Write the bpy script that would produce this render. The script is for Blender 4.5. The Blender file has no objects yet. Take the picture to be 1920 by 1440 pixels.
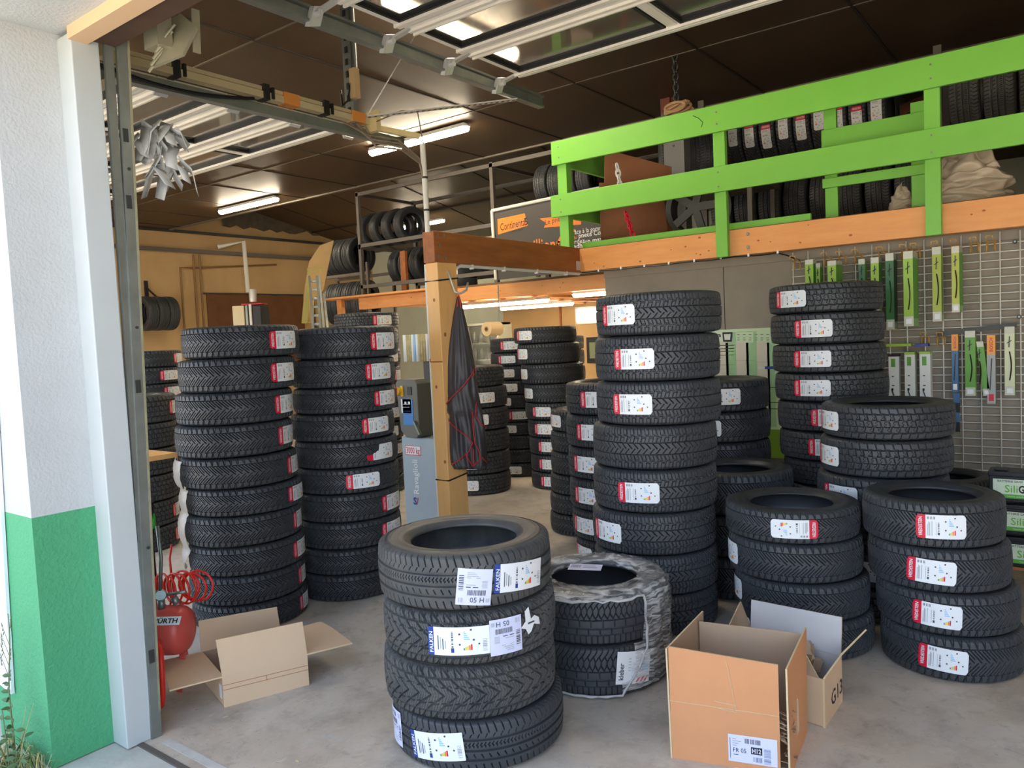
import bpy, math, random
import numpy as np
from mathutils import Matrix, Vector

rnd = random.Random(7)
SC = bpy.context.scene
COL = SC.collection

# ------------------------------------------------------------------ camera
CAM_H = 1.5
FOC = 1440.0                                   # focal length in pixels of the 1920 x 1440 frame
_yaw, _pit, _rol = map(math.radians, (37.0865, 3.5613, -2.6882))
_f = np.array([-math.sin(_yaw) * math.cos(_pit), math.cos(_yaw) * math.cos(_pit), -math.sin(_pit)])
_r0 = np.array([math.cos(_yaw), math.sin(_yaw), 0.0])
_u0 = np.cross(_r0, _f)
_r = math.cos(_rol) * _r0 + math.sin(_rol) * _u0
_u = -math.sin(_rol) * _r0 + math.cos(_rol) * _u0
cam_data = bpy.data.cameras.new('camera')
cam = bpy.data.objects.new('camera', cam_data)
COL.objects.link(cam)
cam_data.sensor_width = 36.0
cam_data.lens = 36.0 * FOC / 1920.0
cam_data.clip_start = 0.05
cam_data.clip_end = 200
cam.matrix_world = Matrix(((_r[0], _u[0], -_f[0], 0), (_r[1], _u[1], -_f[1], 0), (_r[2], _u[2], -_f[2], CAM_H), (0, 0, 0, 1)))
SC.camera = cam

# ------------------------------------------------------------------ world, sun, exposure
SUN_EL, SUN_AZ = math.radians(60), math.radians(-35)   # the sun stands behind the workshop, over its roof
w = bpy.data.worlds.new('sky')
SC.world = w
w.use_nodes = True
_n = w.node_tree.nodes
_sky = _n.new('ShaderNodeTexSky')
_sky.sky_type = 'NISHITA'
_sky.sun_disc = False
_sky.sun_elevation = SUN_EL
_sky.sun_rotation = SUN_AZ
_sky.air_density = 1.0
_sky.dust_density = 3.0
_sky.ozone_density = 1.0
_bg = _n['Background']
_bg.inputs['Strength'].default_value = 0.23
_hs = _n.new('ShaderNodeHueSaturation')
_hs.inputs['Saturation'].default_value = 0.78     # hazy sky
w.node_tree.links.new(_sky.outputs[0], _hs.inputs['Color'])
w.node_tree.links.new(_hs.outputs[0], _bg.inputs['Color'])
sun_d = bpy.data.lights.new('sun', 'SUN')
sun_d.energy = 7.5
sun_d.angle = math.radians(0.6)
sun_d.color = (1.0, 0.94, 0.84)
sun = bpy.data.objects.new('sun', sun_d)
COL.objects.link(sun)
_sd = Vector((math.sin(SUN_AZ) * math.cos(SUN_EL), math.cos(SUN_AZ) * math.cos(SUN_EL), math.sin(SUN_EL)))
sun.rotation_euler = _sd.to_track_quat('Z', 'Y').to_euler()
SC.view_settings.view_transform = 'Standard'
SC.view_settings.look = 'None'
SC.view_settings.gamma = 1.0
SC.view_settings.use_curve_mapping = False
SC.view_settings.exposure = 1.9
LAMP = 20.0                                    # strength of the glowing tubes

# ------------------------------------------------------------------ where a pixel of the photograph lies in the room
def ray(x, y):
    return _f + ((x - 960) * _r - (y - 720) * _u) / FOC
def pz(x, y, z=0.0):
    d = ray(x, y); return np.array([0, 0, CAM_H]) + d * ((z - CAM_H) / d[2])
def py(x, y, v):
    d = ray(x, y); return np.array([0, 0, CAM_H]) + d * (v / d[1])
def px(x, y, v):
    d = ray(x, y); return np.array([0, 0, CAM_H]) + d * (v / d[0])

def pd(x, y, t):
    return np.array([0, 0, CAM_H]) + ray(x, y) * t

# ------------------------------------------------------------------ materials
def lin(c):
    return tuple(((v / 255) / 12.92 if v / 255 <= .04045 else ((v / 255 + .055) / 1.055) ** 2.4) for v in c) + (1,)
_mats = {}
def M(name, rgb, rough=.6, metal=0., var=None, bump=None, spec=.5, emit=None, alpha=None, stretch=None, trans=0.):
    """principled material; var=(scale, second colour, amount), bump=(scale, strength)"""
    if name in _mats: return _mats[name]
    m = bpy.data.materials.new(name); m.use_nodes = True
    t = m.node_tree; N = t.nodes; L = t.links
    b = N['Principled BSDF']
    b.inputs['Base Color'].default_value = lin(rgb)
    b.inputs['Roughness'].default_value = rough
    b.inputs['Metallic'].default_value = metal
    b.inputs['Specular IOR Level'].default_value = spec
    if trans: b.inputs['Transmission Weight'].default_value = trans
    if alpha is not None: b.inputs['Alpha'].default_value = alpha
    if emit:
        b.inputs['Emission Color'].default_value = lin(emit[0]); b.inputs['Emission Strength'].default_value = emit[1]
    if var or bump:
        tc = N.new('ShaderNodeTexCoord'); src = tc.outputs['Object']
        if stretch:
            mp = N.new('ShaderNodeMapping'); mp.inputs['Scale'].default_value = stretch
            L.new(src, mp.inputs['Vector']); src = mp.outputs[0]
    if var:
        nz = N.new('ShaderNodeTexNoise'); nz.inputs['Scale'].default_value = var[0]; nz.inputs['Detail'].default_value = 6; nz.inputs['Roughness'].default_value = .62
        L.new(src, nz.inputs['Vector'])
        rp = N.new('ShaderNodeValToRGB')
        rp.color_ramp.elements[0].position = .5 - .22 ; rp.color_ramp.elements[1].position = .5 + .22
        L.new(nz.outputs[0], rp.inputs[0])
        mx = N.new('ShaderNodeMix'); mx.data_type = 'RGBA'
        mx.inputs['A'].default_value = lin(rgb); mx.inputs['B'].default_value = lin(var[1])
        ml = N.new('ShaderNodeMath'); ml.operation = 'MULTIPLY'; ml.inputs[1].default_value = var[2]
        L.new(rp.outputs[0], ml.inputs[0]); L.new(ml.outputs[0], mx.inputs['Factor']); L.new(mx.outputs['Result'], b.inputs['Base Color'])
    if bump:
        n2 = N.new('ShaderNodeTexNoise'); n2.inputs['Scale'].default_value = bump[0]; n2.inputs['Detail'].default_value = 4
        L.new(src, n2.inputs['Vector'])
        bp = N.new('ShaderNodeBump'); bp.inputs['Strength'].default_value = bump[1]; bp.inputs['Distance'].default_value = .01
        L.new(n2.outputs[0], bp.inputs['Height']); L.new(bp.outputs[0], b.inputs['Normal'])
    _mats[name] = m
    return m

# ------------------------------------------------------------------ mesh builder
class MB:
    def __init__(s): s.v = []; s.f = []; s.m = []; s.n = 0
    def add(s, vs, fs, m=0):
        vs = np.asarray(vs, float).reshape(-1, 3); s.v.append(vs)
        for f in fs: s.f.append([i + s.n for i in f]); s.m.append(m)
        s.n += len(vs); return s
    def box(s, x0, x1, y0, y1, z0, z1, m=0):
        x0, x1 = min(x0, x1), max(x0, x1); y0, y1 = min(y0, y1), max(y0, y1); z0, z1 = min(z0, z1), max(z0, z1)
        return s.add([(x0, y0, z0), (x1, y0, z0), (x1, y1, z0), (x0, y1, z0), (x0, y0, z1), (x1, y0, z1), (x1, y1, z1), (x0, y1, z1)],
                     [(0, 3, 2, 1), (4, 5, 6, 7), (0, 1, 5, 4), (1, 2, 6, 5), (2, 3, 7, 6), (3, 0, 4, 7)], m)
    def slab(s, pts, t, m=0):
        """a flat polygon given its corners, t thick (grown away from the normal side)"""
        p = np.asarray(pts, float); nrm = np.zeros(3); k = len(p)
        for i in range(k): nrm += np.cross(p[i] - p[0], p[(i + 1) % k] - p[0])
        nrm /= np.linalg.norm(nrm) + 1e-12
        q = p - nrm * t
        fs = [tuple(range(k)), tuple(range(2 * k - 1, k - 1, -1))] + [(i, i + k, (i + 1) % k + k, (i + 1) % k) for i in range(k)]
        return s.add(np.vstack([p, q]), fs, m)
    def bar(s, a, b, w, h, m=0, up=(0, 0, 1)):
        a, b = np.asarray(a, float), np.asarray(b, float); d = b - a; d /= np.linalg.norm(d)
        x = np.cross(d, up)
        if np.linalg.norm(x) < 1e-6: x = np.cross(d, (0, 1, 0))
        x /= np.linalg.norm(x); y = np.cross(x, d)
        x *= w / 2; y *= h / 2
        vs = [a - x - y, a + x - y, a + x + y, a - x + y, b - x - y, b + x - y, b + x + y, b - x + y]
        return s.add(vs, [(0, 1, 2, 3), (7, 6, 5, 4), (0, 4, 5, 1), (1, 5, 6, 2), (2, 6, 7, 3), (3, 7, 4, 0)], m)
    def tube(s, path, r, m=0, n=8, closed=False):
        P = [np.asarray(p, float) for p in path]; k = len(P); vs = []; prev = None
        rr = r if hasattr(r, '__len__') else [r] * k
        for i in range(k):
            if closed: d = P[(i + 1) % k] - P[i - 1]
            else: d = P[min(i + 1, k - 1)] - P[max(i - 1, 0)]
            d = d / (np.linalg.norm(d) + 1e-12)
            if prev is None:
                a = np.cross(d, (0, 0, 1))
                if np.linalg.norm(a) < 1e-3: a = np.cross(d, (0, 1, 0))
            else: a = prev - d * np.dot(prev, d)
            a = a / (np.linalg.norm(a) + 1e-12); prev = a; b = np.cross(d, a)
            for j in range(n):
                t = 2 * math.pi * j / n; vs.append(P[i] + rr[i] * (math.cos(t) * a + math.sin(t) * b))
        fs = []
        for i in range(k if closed else k - 1):
            for j in range(n):
                A = i * n + j; B = i * n + (j + 1) % n; i2 = ((i + 1) % k) * n
                fs.append((A, B, i2 + (j + 1) % n, i2 + j))
        if not closed: fs += [tuple(range(n))[::-1], tuple((k - 1) * n + j for j in range(n))]
        return s.add(vs, fs, m)
    def lathe(s, prof, c=(0, 0, 0), ax='z', n=32, m=0, caps=True):
        """profile of (radius, height) turned about an axis; ends closed where radius is 0"""
        vs = []; k = len(prof)
        for (r, h) in prof:
            for j in range(n):
                t = 2 * math.pi * j / n; a, b = r * math.cos(t), r * math.sin(t)
                p = (a, b, h) if ax == 'z' else (h, a, b) if ax == 'x' else (b, h, a)
                vs.append(np.add(c, p))
        fs = [(i * n + j, i * n + (j + 1) % n, (i + 1) * n + (j + 1) % n, (i + 1) * n + j) for i in range(k - 1) for j in range(n)]
        if caps: fs += [tuple(range(n))[::-1], tuple((k - 1) * n + j for j in range(n))]
        return s.add(vs, fs, m)
    def put(s, flat, o, ex, ey, m=None, k=1.0):
        """place a flat (verts2d, faces, mats) drawing at point o with axes ex, ey"""
        v, f, mm = flat; o = np.asarray(o, float); ex = np.asarray(ex, float); ey = np.asarray(ey, float)
        nz = np.cross(ex, ey); nz = nz / np.linalg.norm(nz)
        n0 = s.n; s.v.append(o + k * (v[:, :1] * ex + v[:, 1:2] * ey) + v[:, 2:3] * .0004 * nz); s.n += len(v)
        for i, q in enumerate(f): s.f.append([j + n0 for j in q]); s.m.append(mm[i] if m is None else m)
        return s
    def build(s, name, mats, smooth=False, bevel=0, origin=None, angle=None):
        V = np.vstack(s.v)
        if not isinstance(mats, (list, tuple)): mats = [mats]
        if True:
            o = np.array(origin) if origin is not None else np.array([(V[:, 0].min() + V[:, 0].max()) / 2, (V[:, 1].min() + V[:, 1].max()) / 2, V[:, 2].min()])
        me = bpy.data.meshes.new(name)
        me.from_pydata((V - o).tolist(), [], s.f)
        for mt in mats: me.materials.append(mt)
        me.polygons.foreach_set('material_index', s.m)
        if smooth: me.polygons.foreach_set('use_smooth', [True] * len(s.f))
        me.update()
        ob = bpy.data.objects.new(name, me); COL.objects.link(ob)
        ob.location = o
        _org[ob.name] = o
        if bevel:
            bm = ob.modifiers.new('bevel', 'BEVEL'); bm.width = bevel; bm.segments = 2; bm.limit_method = 'ANGLE'
        if smooth and angle:
            me.set_sharp_from_angle(angle=math.radians(angle))
        return ob
_org = {}
def child(mb, name, mats, parent, **k):
    """a part (or sub-part) under parent; parts carry world coordinates minus the origin of their thing"""
    V = np.vstack(mb.v); o = _org[parent.name]
    mb2 = MB(); mb2.v = mb.v; mb2.f = mb.f; mb2.m = mb.m; mb2.n = mb.n
    ob = mb2.build(name, mats, origin=o, **k)
    ob.location = (0, 0, 0); ob.parent = parent
    return ob
def tag(o, label=None, cat=None, group=None, kind=None):
    if label: o['label'] = label
    if cat: o['category'] = cat
    if group: o['group'] = group
    if kind: o['kind'] = kind
    return o
def thing(name, loc, label, cat, group=None, kind=None):
    o = bpy.data.objects.new(name, None); COL.objects.link(o); o.location = tuple(loc); o.empty_display_size = .1
    _org[o.name] = np.array(loc, float)
    return tag(o, label, cat, group, kind)
def struct(mb, name, mats, label, cat='wall', **k):
    return tag(mb.build(name, mats, **k), label, cat, kind='structure')

# ------------------------------------------------------------------ flat drawings (labels, signs, lettering)
_tc = {}
def text(s, h, m=0, bold=0.0, align='LEFT'):
    """lettering as a flat drawing, h = capital height"""
    key = (s, bold, align)
    if key not in _tc:
        cu = bpy.data.curves.new('lettering', 'FONT'); cu.body = s; cu.size = 1.0; cu.resolution_u = 2; cu.align_x = align; cu.offset = bold
        ob = bpy.data.objects.new('lettering', cu); COL.objects.link(ob)
        bpy.context.view_layer.update()
        me = ob.evaluated_get(bpy.context.evaluated_depsgraph_get()).to_mesh()
        v = np.array([(p.co.x, p.co.y, 0) for p in me.vertices]) / .69; f = [tuple(p.vertices) for p in me.polygons]
        ob.evaluated_get(bpy.context.evaluated_depsgraph_get()).to_mesh_clear()
        bpy.data.objects.remove(ob); bpy.data.curves.remove(cu)
        _tc[key] = (v, f)
    v, f = _tc[key]
    return (v * h, f, [m] * len(f))
def textfit(s, w, h, m=0, bold=0.0):
    v, f, mm = text(s, 1.0, m, bold)
    lo, hi = v[:, 0].min(), v[:, 0].max(); v = v.copy(); v[:, 0] = (v[:, 0] - lo) * w / (hi - lo)
    v[:, 1] = v[:, 1] * h
    return (v, f, mm)
class Flat:
    def __init__(s): s.v = []; s.f = []; s.m = []; s.n = 0; s.z = 0
    def up(s): s.z += 1; return s
    def rect(s, x0, y0, x1, y1, m): return s.poly([(x0, y0), (x1, y0), (x1, y1), (x0, y1)], m)
    def poly(s, pts, m):
        s.v += [(p[0], p[1], s.z) for p in pts]; s.f.append(tuple(range(s.n, s.n + len(pts)))); s.m.append(m); s.n += len(pts); return s
    def disc(s, x, y, r, m, n=12): return s.poly([(x + r * math.cos(2 * math.pi * i / n), y + r * math.sin(2 * math.pi * i / n)) for i in range(n)], m)
    def put(s, flat, x, y, rot=0.0, m=None):
        v, f, mm = flat; c, q = math.cos(rot), math.sin(rot)
        s.v += [(x + c * a - q * b, y + q * a + c * b, s.z + l) for a, b, l in v]
        for i, g in enumerate(f): s.f.append(tuple(j + s.n for j in g)); s.m.append(mm[i] if m is None else m)
        s.n += len(v); return s
    def bars(s, x0, y0, x1, y1, m, seed=1, n=18, vert=False):
        r = random.Random(seed); t = 0.0
        cuts = [r.uniform(.4, 1.6) for _ in range(2 * n)]; tot = sum(cuts); a = (y0 if vert else x0); L = (y1 - y0 if vert else x1 - x0)
        for i, c in enumerate(cuts):
            if i % 2 == 0:
                p, q = a + L * t / tot, a + L * (t + c) / tot
                if vert: s.rect(x0, p, x1, q, m)
                else: s.rect(p, y0, q, y1, m)
            t += c
        return s
    def get(s): return (np.array(s.v, float), s.f, s.m)
# ================================================================== TYRES
RN, WN = .31, .19                              # nominal tyre: outer radius and section width
RUB = M('tyre_rubber', (54, 57, 61), .5, var=(9, (72, 74, 75), .55), bump=(160, .06), spec=.55)
RUBD = M('tyre_rubber_dusty', (54, 57, 60), .54, var=(11, (112, 108, 100), .45), bump=(160, .06), spec=.5)
SIDE = M('tyre_sidewall', (46, 49, 53), .42, var=(5, (62, 64, 67), .5), bump=(90, .05), spec=.5)
SIDED = M('tyre_sidewall_dusty', (54, 57, 61), .45, var=(10, (128, 122, 110), .4), bump=(90, .06), spec=.5)
PAPER = M('label_paper', (236, 238, 238), .45)
PRED = M('label_red', (214, 24, 58), .4)
PINK = M('label_ink', (70, 74, 82), .5)
PBLU = M('label_blue', (28, 66, 150), .45)
PLBL = M('label_pale_blue', (150, 200, 235), .45)
PGRN = M('label_green', (80, 170, 80), .45)
PYEL = M('label_yellow', (245, 200, 60), .45)
PORA = M('label_orange', (235, 130, 40), .45)
PGRY = M('label_grey', (170, 175, 180), .5)
PLIL = M('label_lilac_paper', (214, 216, 240), .45)
LM = [PAPER, PRED, PINK, PBLU, PLBL, PGRN, PYEL, PORA, PGRY, PLIL]

def _fast_mesh(name, V, Q, mats, smooth):
    me = bpy.data.meshes.new(name)
    me.vertices.add(len(V)); me.vertices.foreach_set('co', V.astype(np.float32).ravel())
    me.loops.add(Q.size); me.loops.foreach_set('vertex_index', Q.astype(np.int32).ravel())
    me.polygons.add(len(Q)); me.polygons.foreach_set('loop_start', np.arange(0, Q.size, 4, dtype=np.int32))
    for m in mats: me.materials.append(m)
    me.polygons.foreach_set('use_smooth', np.full(len(Q), smooth))
    me.update(calc_edges=True); me.validate()
    return me
def _grid(nt, nv, wrap=True):
    a = np.arange(nt)[:, None] * nv + np.arange(nv - 1)[None, :]
    b = ((np.arange(nt) + 1) % nt)[:, None] * nv + np.arange(nv - 1)[None, :]
    return np.stack([a, b, b + 1, a + 1], -1).reshape(-1, 4)

def groove_map(kind, u, y, circ):
    """tread pattern: u mm round the tyre, y mm across it; returns groove depth 0..1"""
    per = lambda x, p: np.abs((x + p / 2) % p - p / 2)
    g = lambda d, w: np.clip((w / 2 - d) / 1.1 + .5, 0, 1)
    pit = lambda p: circ / round(circ / p)
    a = np.abs(y); D = np.zeros_like(u)
    def mx(d, mask=None):
        nonlocal D
        D = np.maximum(D, d if mask is None else np.where(mask, d, 0))
    if kind == 'chevron':
        p = pit(33); sh = np.where(y > 0, p / 2, 0)
        mx(g(per(u + .95 * a + sh, p), 5.2), a < 54)
        mx(g(per(u + .95 * a + sh + p / 2, p), 3.2), (a > 16) & (a < 50))
        mx(g(per(u + .95 * 54 + .3 * (a - 54) + sh, p), 5.0), a >= 54)
        mx(.8 * g(per(u + sh + .5 * p, p), 1.8), a >= 60)
        mx(g(np.abs(a - 54), 2.6), per(u, p) > 4)
    elif kind == 'winter':
        p = pit(36)
        mx(g(np.abs(a - 25), 4.4))
        mx(g(per(u + .95 * a + np.where(y > 0, pit(30) / 2, 0), pit(30)), 4.4), a < 25)
        mx(g(np.abs(a - 54 - 4 * np.sign(np.sin(2 * np.pi * u / p))), 5.0))
        mx(g(per(u - .35 * a, p), 5.0), (a > 25) & (a < 56))
        mx(.8 * g(per(u - .35 * a + p / 2, p), 1.6), (a > 28) & (a < 52))
        mx(g(per(u - 20 + .1 * a, p), 5.4), a >= 54)
        mx(.8 * g(per(u - 20 + .1 * a + p / 2, p), 1.6), a >= 58)
    elif kind == 'rib':
        p = pit(26)
        for c in (-40, -4, 34): mx(g(np.abs(y - c), 8))
        mx(g(per(u + .25 * y, p), 3.0), a > 56)
        mx(g(per(u + .5 * y, p), 2.2), (y > -40) & (y < -18))
        mx(.9 * g(per(u + 7 * np.abs((y - 15) / 6 % 2 - 1), p / 2), 2.6), (y > 6) & (y < 24))
        mx(g(per(u - .6 * y, p), 2.4), (y > 40) & (y < 54))
    elif kind == 'vee':
        p = pit(46); k = u + 1.05 * a + 8 * np.sin(a / 26)
        mx(g(per(k, p), 8))
        mx(g(np.abs(a - 30 - 3 * np.sin(2 * np.pi * k / p)), 4.0), per(k + p / 2, p) > 3)
        mx(g(np.abs(a - 58), 4.4))
        mx(.3 * g(per(u + .4 * a, p / 5), 1.4), per(k, p) > 8)
        mx(g(per(u + 62 + .2 * a, p / 2), 4.0), a > 60)
    elif kind == 'block':
        p = pit(38); z = 2.2 * np.sign(np.sin(2 * np.pi * u / p))
        row = np.floor((y + 17) / 34)
        for c in (-51, -17, 17, 51): mx(g(np.abs(y - c - z), 4.6))
        mx(g(per(u + row * 13 + .22 * y * np.sign(row + .1), p), 4.6))
        mx(.75 * g(per(u + row * 13 + p / 2 + 3 * np.sign(np.sin(y / 3)), p), 1.5), a < 50)
    elif kind == 'season':
        p = pit(46)
        mx(g(per(u + 16 * np.sin((y - 6) / 17), p / 2), 3.6), y > 6)
        mx(g(per(u - 16 * np.sin((y - 6) / 21) + 9, p / 2), 2.6), (y > 10) & (y < 60))
        for c in (4, -26, -52): mx(g(np.abs(y - c), 4.0))
        mx(g(per(u, p), 4.4), (y < 4) & (y > -26))
        mx(g(per(u + 12, p), 4.4), (y <= -26) & (y > -52))
        mx(g(per(u, p / 2), 4.0), y < -52)
    return D
_tread = {}
def tread_mesh(kind):
    if kind in _tread: return _tread[kind]
    nt, nv = 1260, 66
    th = np.linspace(0, 2 * np.pi, nt, endpoint=False)
    c = np.linspace(-1, 1, nv); ac = np.abs(c); sg = np.sign(c)
    hw = .40 * WN; y = np.where(ac < .8, c / .8 * hw, 0.0); r = np.where(ac < .8, RN - .005 * (ac / .8) ** 2, 0)
    t = np.clip((ac - .8) / .2, 0, 1) * (np.pi / 2) * .82
    y = np.where(ac >= .8, sg * (hw + .0165 * np.sin(t)), y); r = np.where(ac >= .8, RN - .005 - .034 * (1 - np.cos(t)), r)
    arc = np.where(ac < .8, c / .8 * hw * 1000, sg * (hw * 1000 + (ac - .8) / .2 * 30))
    circ = 2 * np.pi * RN * 1000
    U, Y = np.meshgrid(th * RN * 1000, arc, indexing='ij')
    D = groove_map(kind, U, Y, circ)
    fade = np.clip((1.0 - ac) / .12, 0, 1)
    rr = r[None, :] - D * .0085 * fade[None, :]
    V = np.stack([rr * np.cos(th)[:, None], rr * np.sin(th)[:, None], np.broadcast_to(y, rr.shape)], -1).reshape(-1, 3)
    Q = _grid(nt, nv)
    _tread[kind] = [_fast_mesh('tread', V, Q, [RUB], False)]
    return _tread[kind]
def side_mesh(mat):
    pr = [(.2755, .0925), (.270, .0945), (.268, .0935), (.262, .0950), (.252, .0950), (.250, .0940), (.240, .0942), (.238, .0932), (.226, .0915), (.222, .0925), (.214, .0890), (.205, .0840), (.199, .0790), (.193, .0760),
          (.190, .0700), (.192, .0640), (.205, .0690), (.225, .0770), (.25, .0800), (.275, .0740), (.288, .0640), (.294, .04)]
    top = [(.2755 + .0135, .0868)] + pr
    prof = top + [(a, -b) for a, b in top[::-1]]
    nt = 96; th = np.linspace(0, 2 * np.pi, nt, endpoint=False); P = np.array(prof)
    V = np.stack([P[None, :, 0] * np.cos(th)[:, None], P[None, :, 0] * np.sin(th)[:, None], np.broadcast_to(P[:, 1], (nt, len(P)))], -1).reshape(-1, 3)
    return _fast_mesh('sidewall', V, _grid(nt, len(P))[:, ::-1], [mat], True)
SIDE_ME = {0: side_mesh(SIDE), 1: side_mesh(SIDED)}

# ---- paper labels, drawn flat (metres; x runs round the tyre, y across it) and bent onto the tread
def energy(fl, x0, y0, k=1.0):
    """the pictograms of a tyre label: fuel and grip arrows, noise dot"""
    fl.disc(x0 + .012 * k, y0 + .066 * k, .0035 * k, 2); fl.disc(x0 + .05 * k, y0 + .080 * k, .0035 * k, 2); fl.disc(x0 + .058 * k, y0 + .045 * k, .0035 * k, 2); fl.disc(x0 + .012 * k, y0 + .030 * k, .0035 * k, 2); fl.disc(x0 + .075 * k, y0 + .030 * k, .0032 * k, 2)
    for i in range(5): fl.rect(x0 + (.026 + .0 * i) * k, y0 + (.046 + .0066 * i) * k, x0 + (.046 - .004 * i) * k, y0 + (.0495 + .0066 * i) * k, 4)
    for i, m in enumerate((5, 6, 6, 7, 1)): fl.rect(x0 + (.024 + .006 * i) * k, y0 + .010 * k, x0 + (.0285 + .006 * i) * k, y0 + (.018 + .003 * i) * k, m)
def round_label(L, H, band, torn=False):
    """rounded white label with a coloured band at its left end"""
    fl = Flat(); xs = list(np.linspace(0, L, 27)); r = .014
    def ext(x):
        d = min(x, L - x)
        e = 0 if d >= r else r - math.sqrt(max(0, r * r - (r - d) ** 2))
        top = H - e
        if torn and x < .085: top = .035 + .03 * (x / .085) ** 2 + .004 * math.sin(x * 300)
        return e, top
    for a, b in zip(xs[:-1], xs[1:]):
        (e0, t0), (e1, t1) = ext(a), ext(b)
        fl.poly([(a, e0), (b, e1), (b, t1), (a, t0)], 1 if b <= band + .004 else 0)
    return fl
def label_red(torn=False):
    L, H = .205, .098; fl = round_label(L, H, .038, torn); fl.up()
    if torn:
        energy(fl, .108, .006); fl.rect(.05, .012, .053, .04, 2); return fl.get()
    fl.put(textfit('VREDESTEIN', .078, .015, 0, .012), .026, .010, math.pi / 2)
    for i in range(3): fl.bars(.046 + .012 * i, .080, .054 + .012 * i, .091, 2, i, 4)
    for i in range(3): fl.rect(.046 + .009 * i, .012, .0485 + .009 * i, .060 + .006 * i, 8)
    fl.rect(.052, .012, .0535, .070, 2); fl.rect(.081, .014, .0825, .07, 8); fl.bars(.089, .016, .095, .070, 2, 5, 9, True)
    fl.rect(.088, .016, .096, .026, 2)
    energy(fl, .108, .006); return fl.get()
def label_falken():
    L, H = .205, .098; fl = Flat()
    for i in range(20): fl.rect(L * i / 20, 0, L * (i + 1) / 20, H, 3 if i < 2 else 0)
    fl.rect(0, 0, .0, H, 3); fl.up()
    fl.rect(.003, .004, .020, .090, 3); fl.up().put(textfit('FALKEN', .072, .0125, 0, .014), .0175, .010, math.pi / 2)
    for i in range(4): fl.rect(.034 + .008 * i, .020 + .004 * (i % 2), .037 + .008 * i, .070 - .006 * i, 8 if i % 2 else 2)
    fl.bars(.080, .020, .086, .085, 2, 5, 9, True); fl.rect(.078, .010, .088, .026, 3)
    energy(fl, .095, .008); fl.bars(.182, .012, .196, .055, 8, 8, 8, True)
    return fl.get()
def label_ship():
    L, H = .115, .125; fl = Flat()
    for i in range(12): fl.rect(L * i / 12, 0, L * (i + 1) / 12, H, 9)
    fl.up().bars(.006, .050, .022, .105, 2, 3, 10, True); fl.bars(.036, .034, .098, .052, 2, 4, 20); fl.bars(.082, .060, .100, .085, 8, 6, 8, True)
    for i in range(4): fl.rect(.032, .092 + .006 * i, .075 - .006 * i, .0945 + .006 * i, 8)
    fl.rect(.03, .060, .07, .063, 2); fl.rect(.03, .068, .062, .0705, 8)
    fl.put(textfit('05 H', .046, .017, 2, .006), .046, .010)
    fl.bars(.008, .008, .026, .024, 8, 9, 6); fl.bars(.098, .010, .112, .024, 8, 10, 6)
    return fl.get()
def label_kleber():
    L, H = .155, .135; fl = Flat()
    for i in range(16): fl.rect(L * i / 16, 0, L * (i + 1) / 16, H, 0)
    fl.up().put(textfit('kleber', .070, .020, 2, .02), .030, .018, math.pi / 2)
    for i in range(3): fl.poly([(.085 + .02 * i, .006), (.10 + .02 * i, .026), (.11 + .02 * i, .026), (.095 + .02 * i, .006)], 1)
    for i in range(5): fl.rect(.05, .055 + .012 * i, .095, .058 + .012 * i, 8)
    fl.bars(.11, .05, .145, .10, 4, 2, 7, True)
    return fl.get()
def label_scrap():
    fl = Flat(); fl.poly([(0, .03), (.02, .022), (.03, .0), (.044, .006), (.058, .03), (.09, .018), (.085, .045), (.062, .06), (.045, .052), (.036, .098), (.018, .085), (.02, .05)], 0)
    fl.up().rect(.03, .036, .06, .042, 2); return fl.get()
_lab = {}
def label_mesh(kind, flip):
    if (kind, flip) in _lab: return _lab[(kind, flip)]
    v, f, mm = {'red': label_red, 'torn': lambda: label_red(True), 'falken': label_falken, 'ship': label_ship, 'kleber': label_kleber, 'scrap': label_scrap}[kind]()
    x0, x1 = v[:, 0].min(), v[:, 0].max(); y1 = v[:, 1].max()
    X = v[:, 0] - (x0 + x1) / 2; Y = v[:, 1] - y1 / 2
    if flip: X, Y = -X, -Y
    t = X / RN; r = RN + .0012 + v[:, 2] * .0006
    # labels with a bent sheet: crown of the tread kept
    V = np.stack([r * np.cos(t), r * np.sin(t), Y], -1)
    me = bpy.data.meshes.new('paper_label'); me.from_pydata(V.tolist(), [], f)
    for m in LM: me.materials.append(m)
    me.polygons.foreach_set('material_index', mm); me.update()
    _lab[(kind, flip)] = (me, (x1 - x0) / RN)
    return _lab[(kind, flip)]

def tyre(loc, R, h, kind, label, group=None, rot=(0, 0, 0), labels=(), dusty=0, spin=0.0, cat='tyre'):
    """loc = centre of the tyre; labels = (kind, azimuth at its middle in tyre space, flip, tilt)"""
    t = thing('tyre', loc, label, cat, group)
    s = (R / RN, R / RN, h / WN * .992); t.rotation_euler = rot
    tm = tread_mesh(kind)[0]
    o = bpy.data.objects.new('tread', tm); COL.objects.link(o); o.parent = t; o.scale = s; o.rotation_euler = (0, 0, spin)
    if dusty: o.material_slots[0].link = 'OBJECT'; o.material_slots[0].material = RUBD
    o = bpy.data.objects.new('sidewall', SIDE_ME[dusty]); COL.objects.link(o); o.parent = t; o.scale = s
    for (lk, az, flip, tilt, dz) in labels:
        me, wdt = label_mesh(lk, flip)
        o = bpy.data.objects.new('paper_label', me); COL.objects.link(o); o.parent = t
        o.scale = (R / RN, R / RN, min(1.0, h / WN * 1.08)); o.rotation_euler = (tilt, 0, az) if not tilt else (Matrix.Rotation(az, 3, 'Z') @ Matrix.Rotation(tilt, 3, 'X')).to_euler()
        o.location = (0, 0, dz)
    return t
ORD = ['topmost', 'second', 'third', 'fourth', 'fifth', 'sixth', 'seventh', 'eighth', 'ninth', 'tenth']
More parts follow.
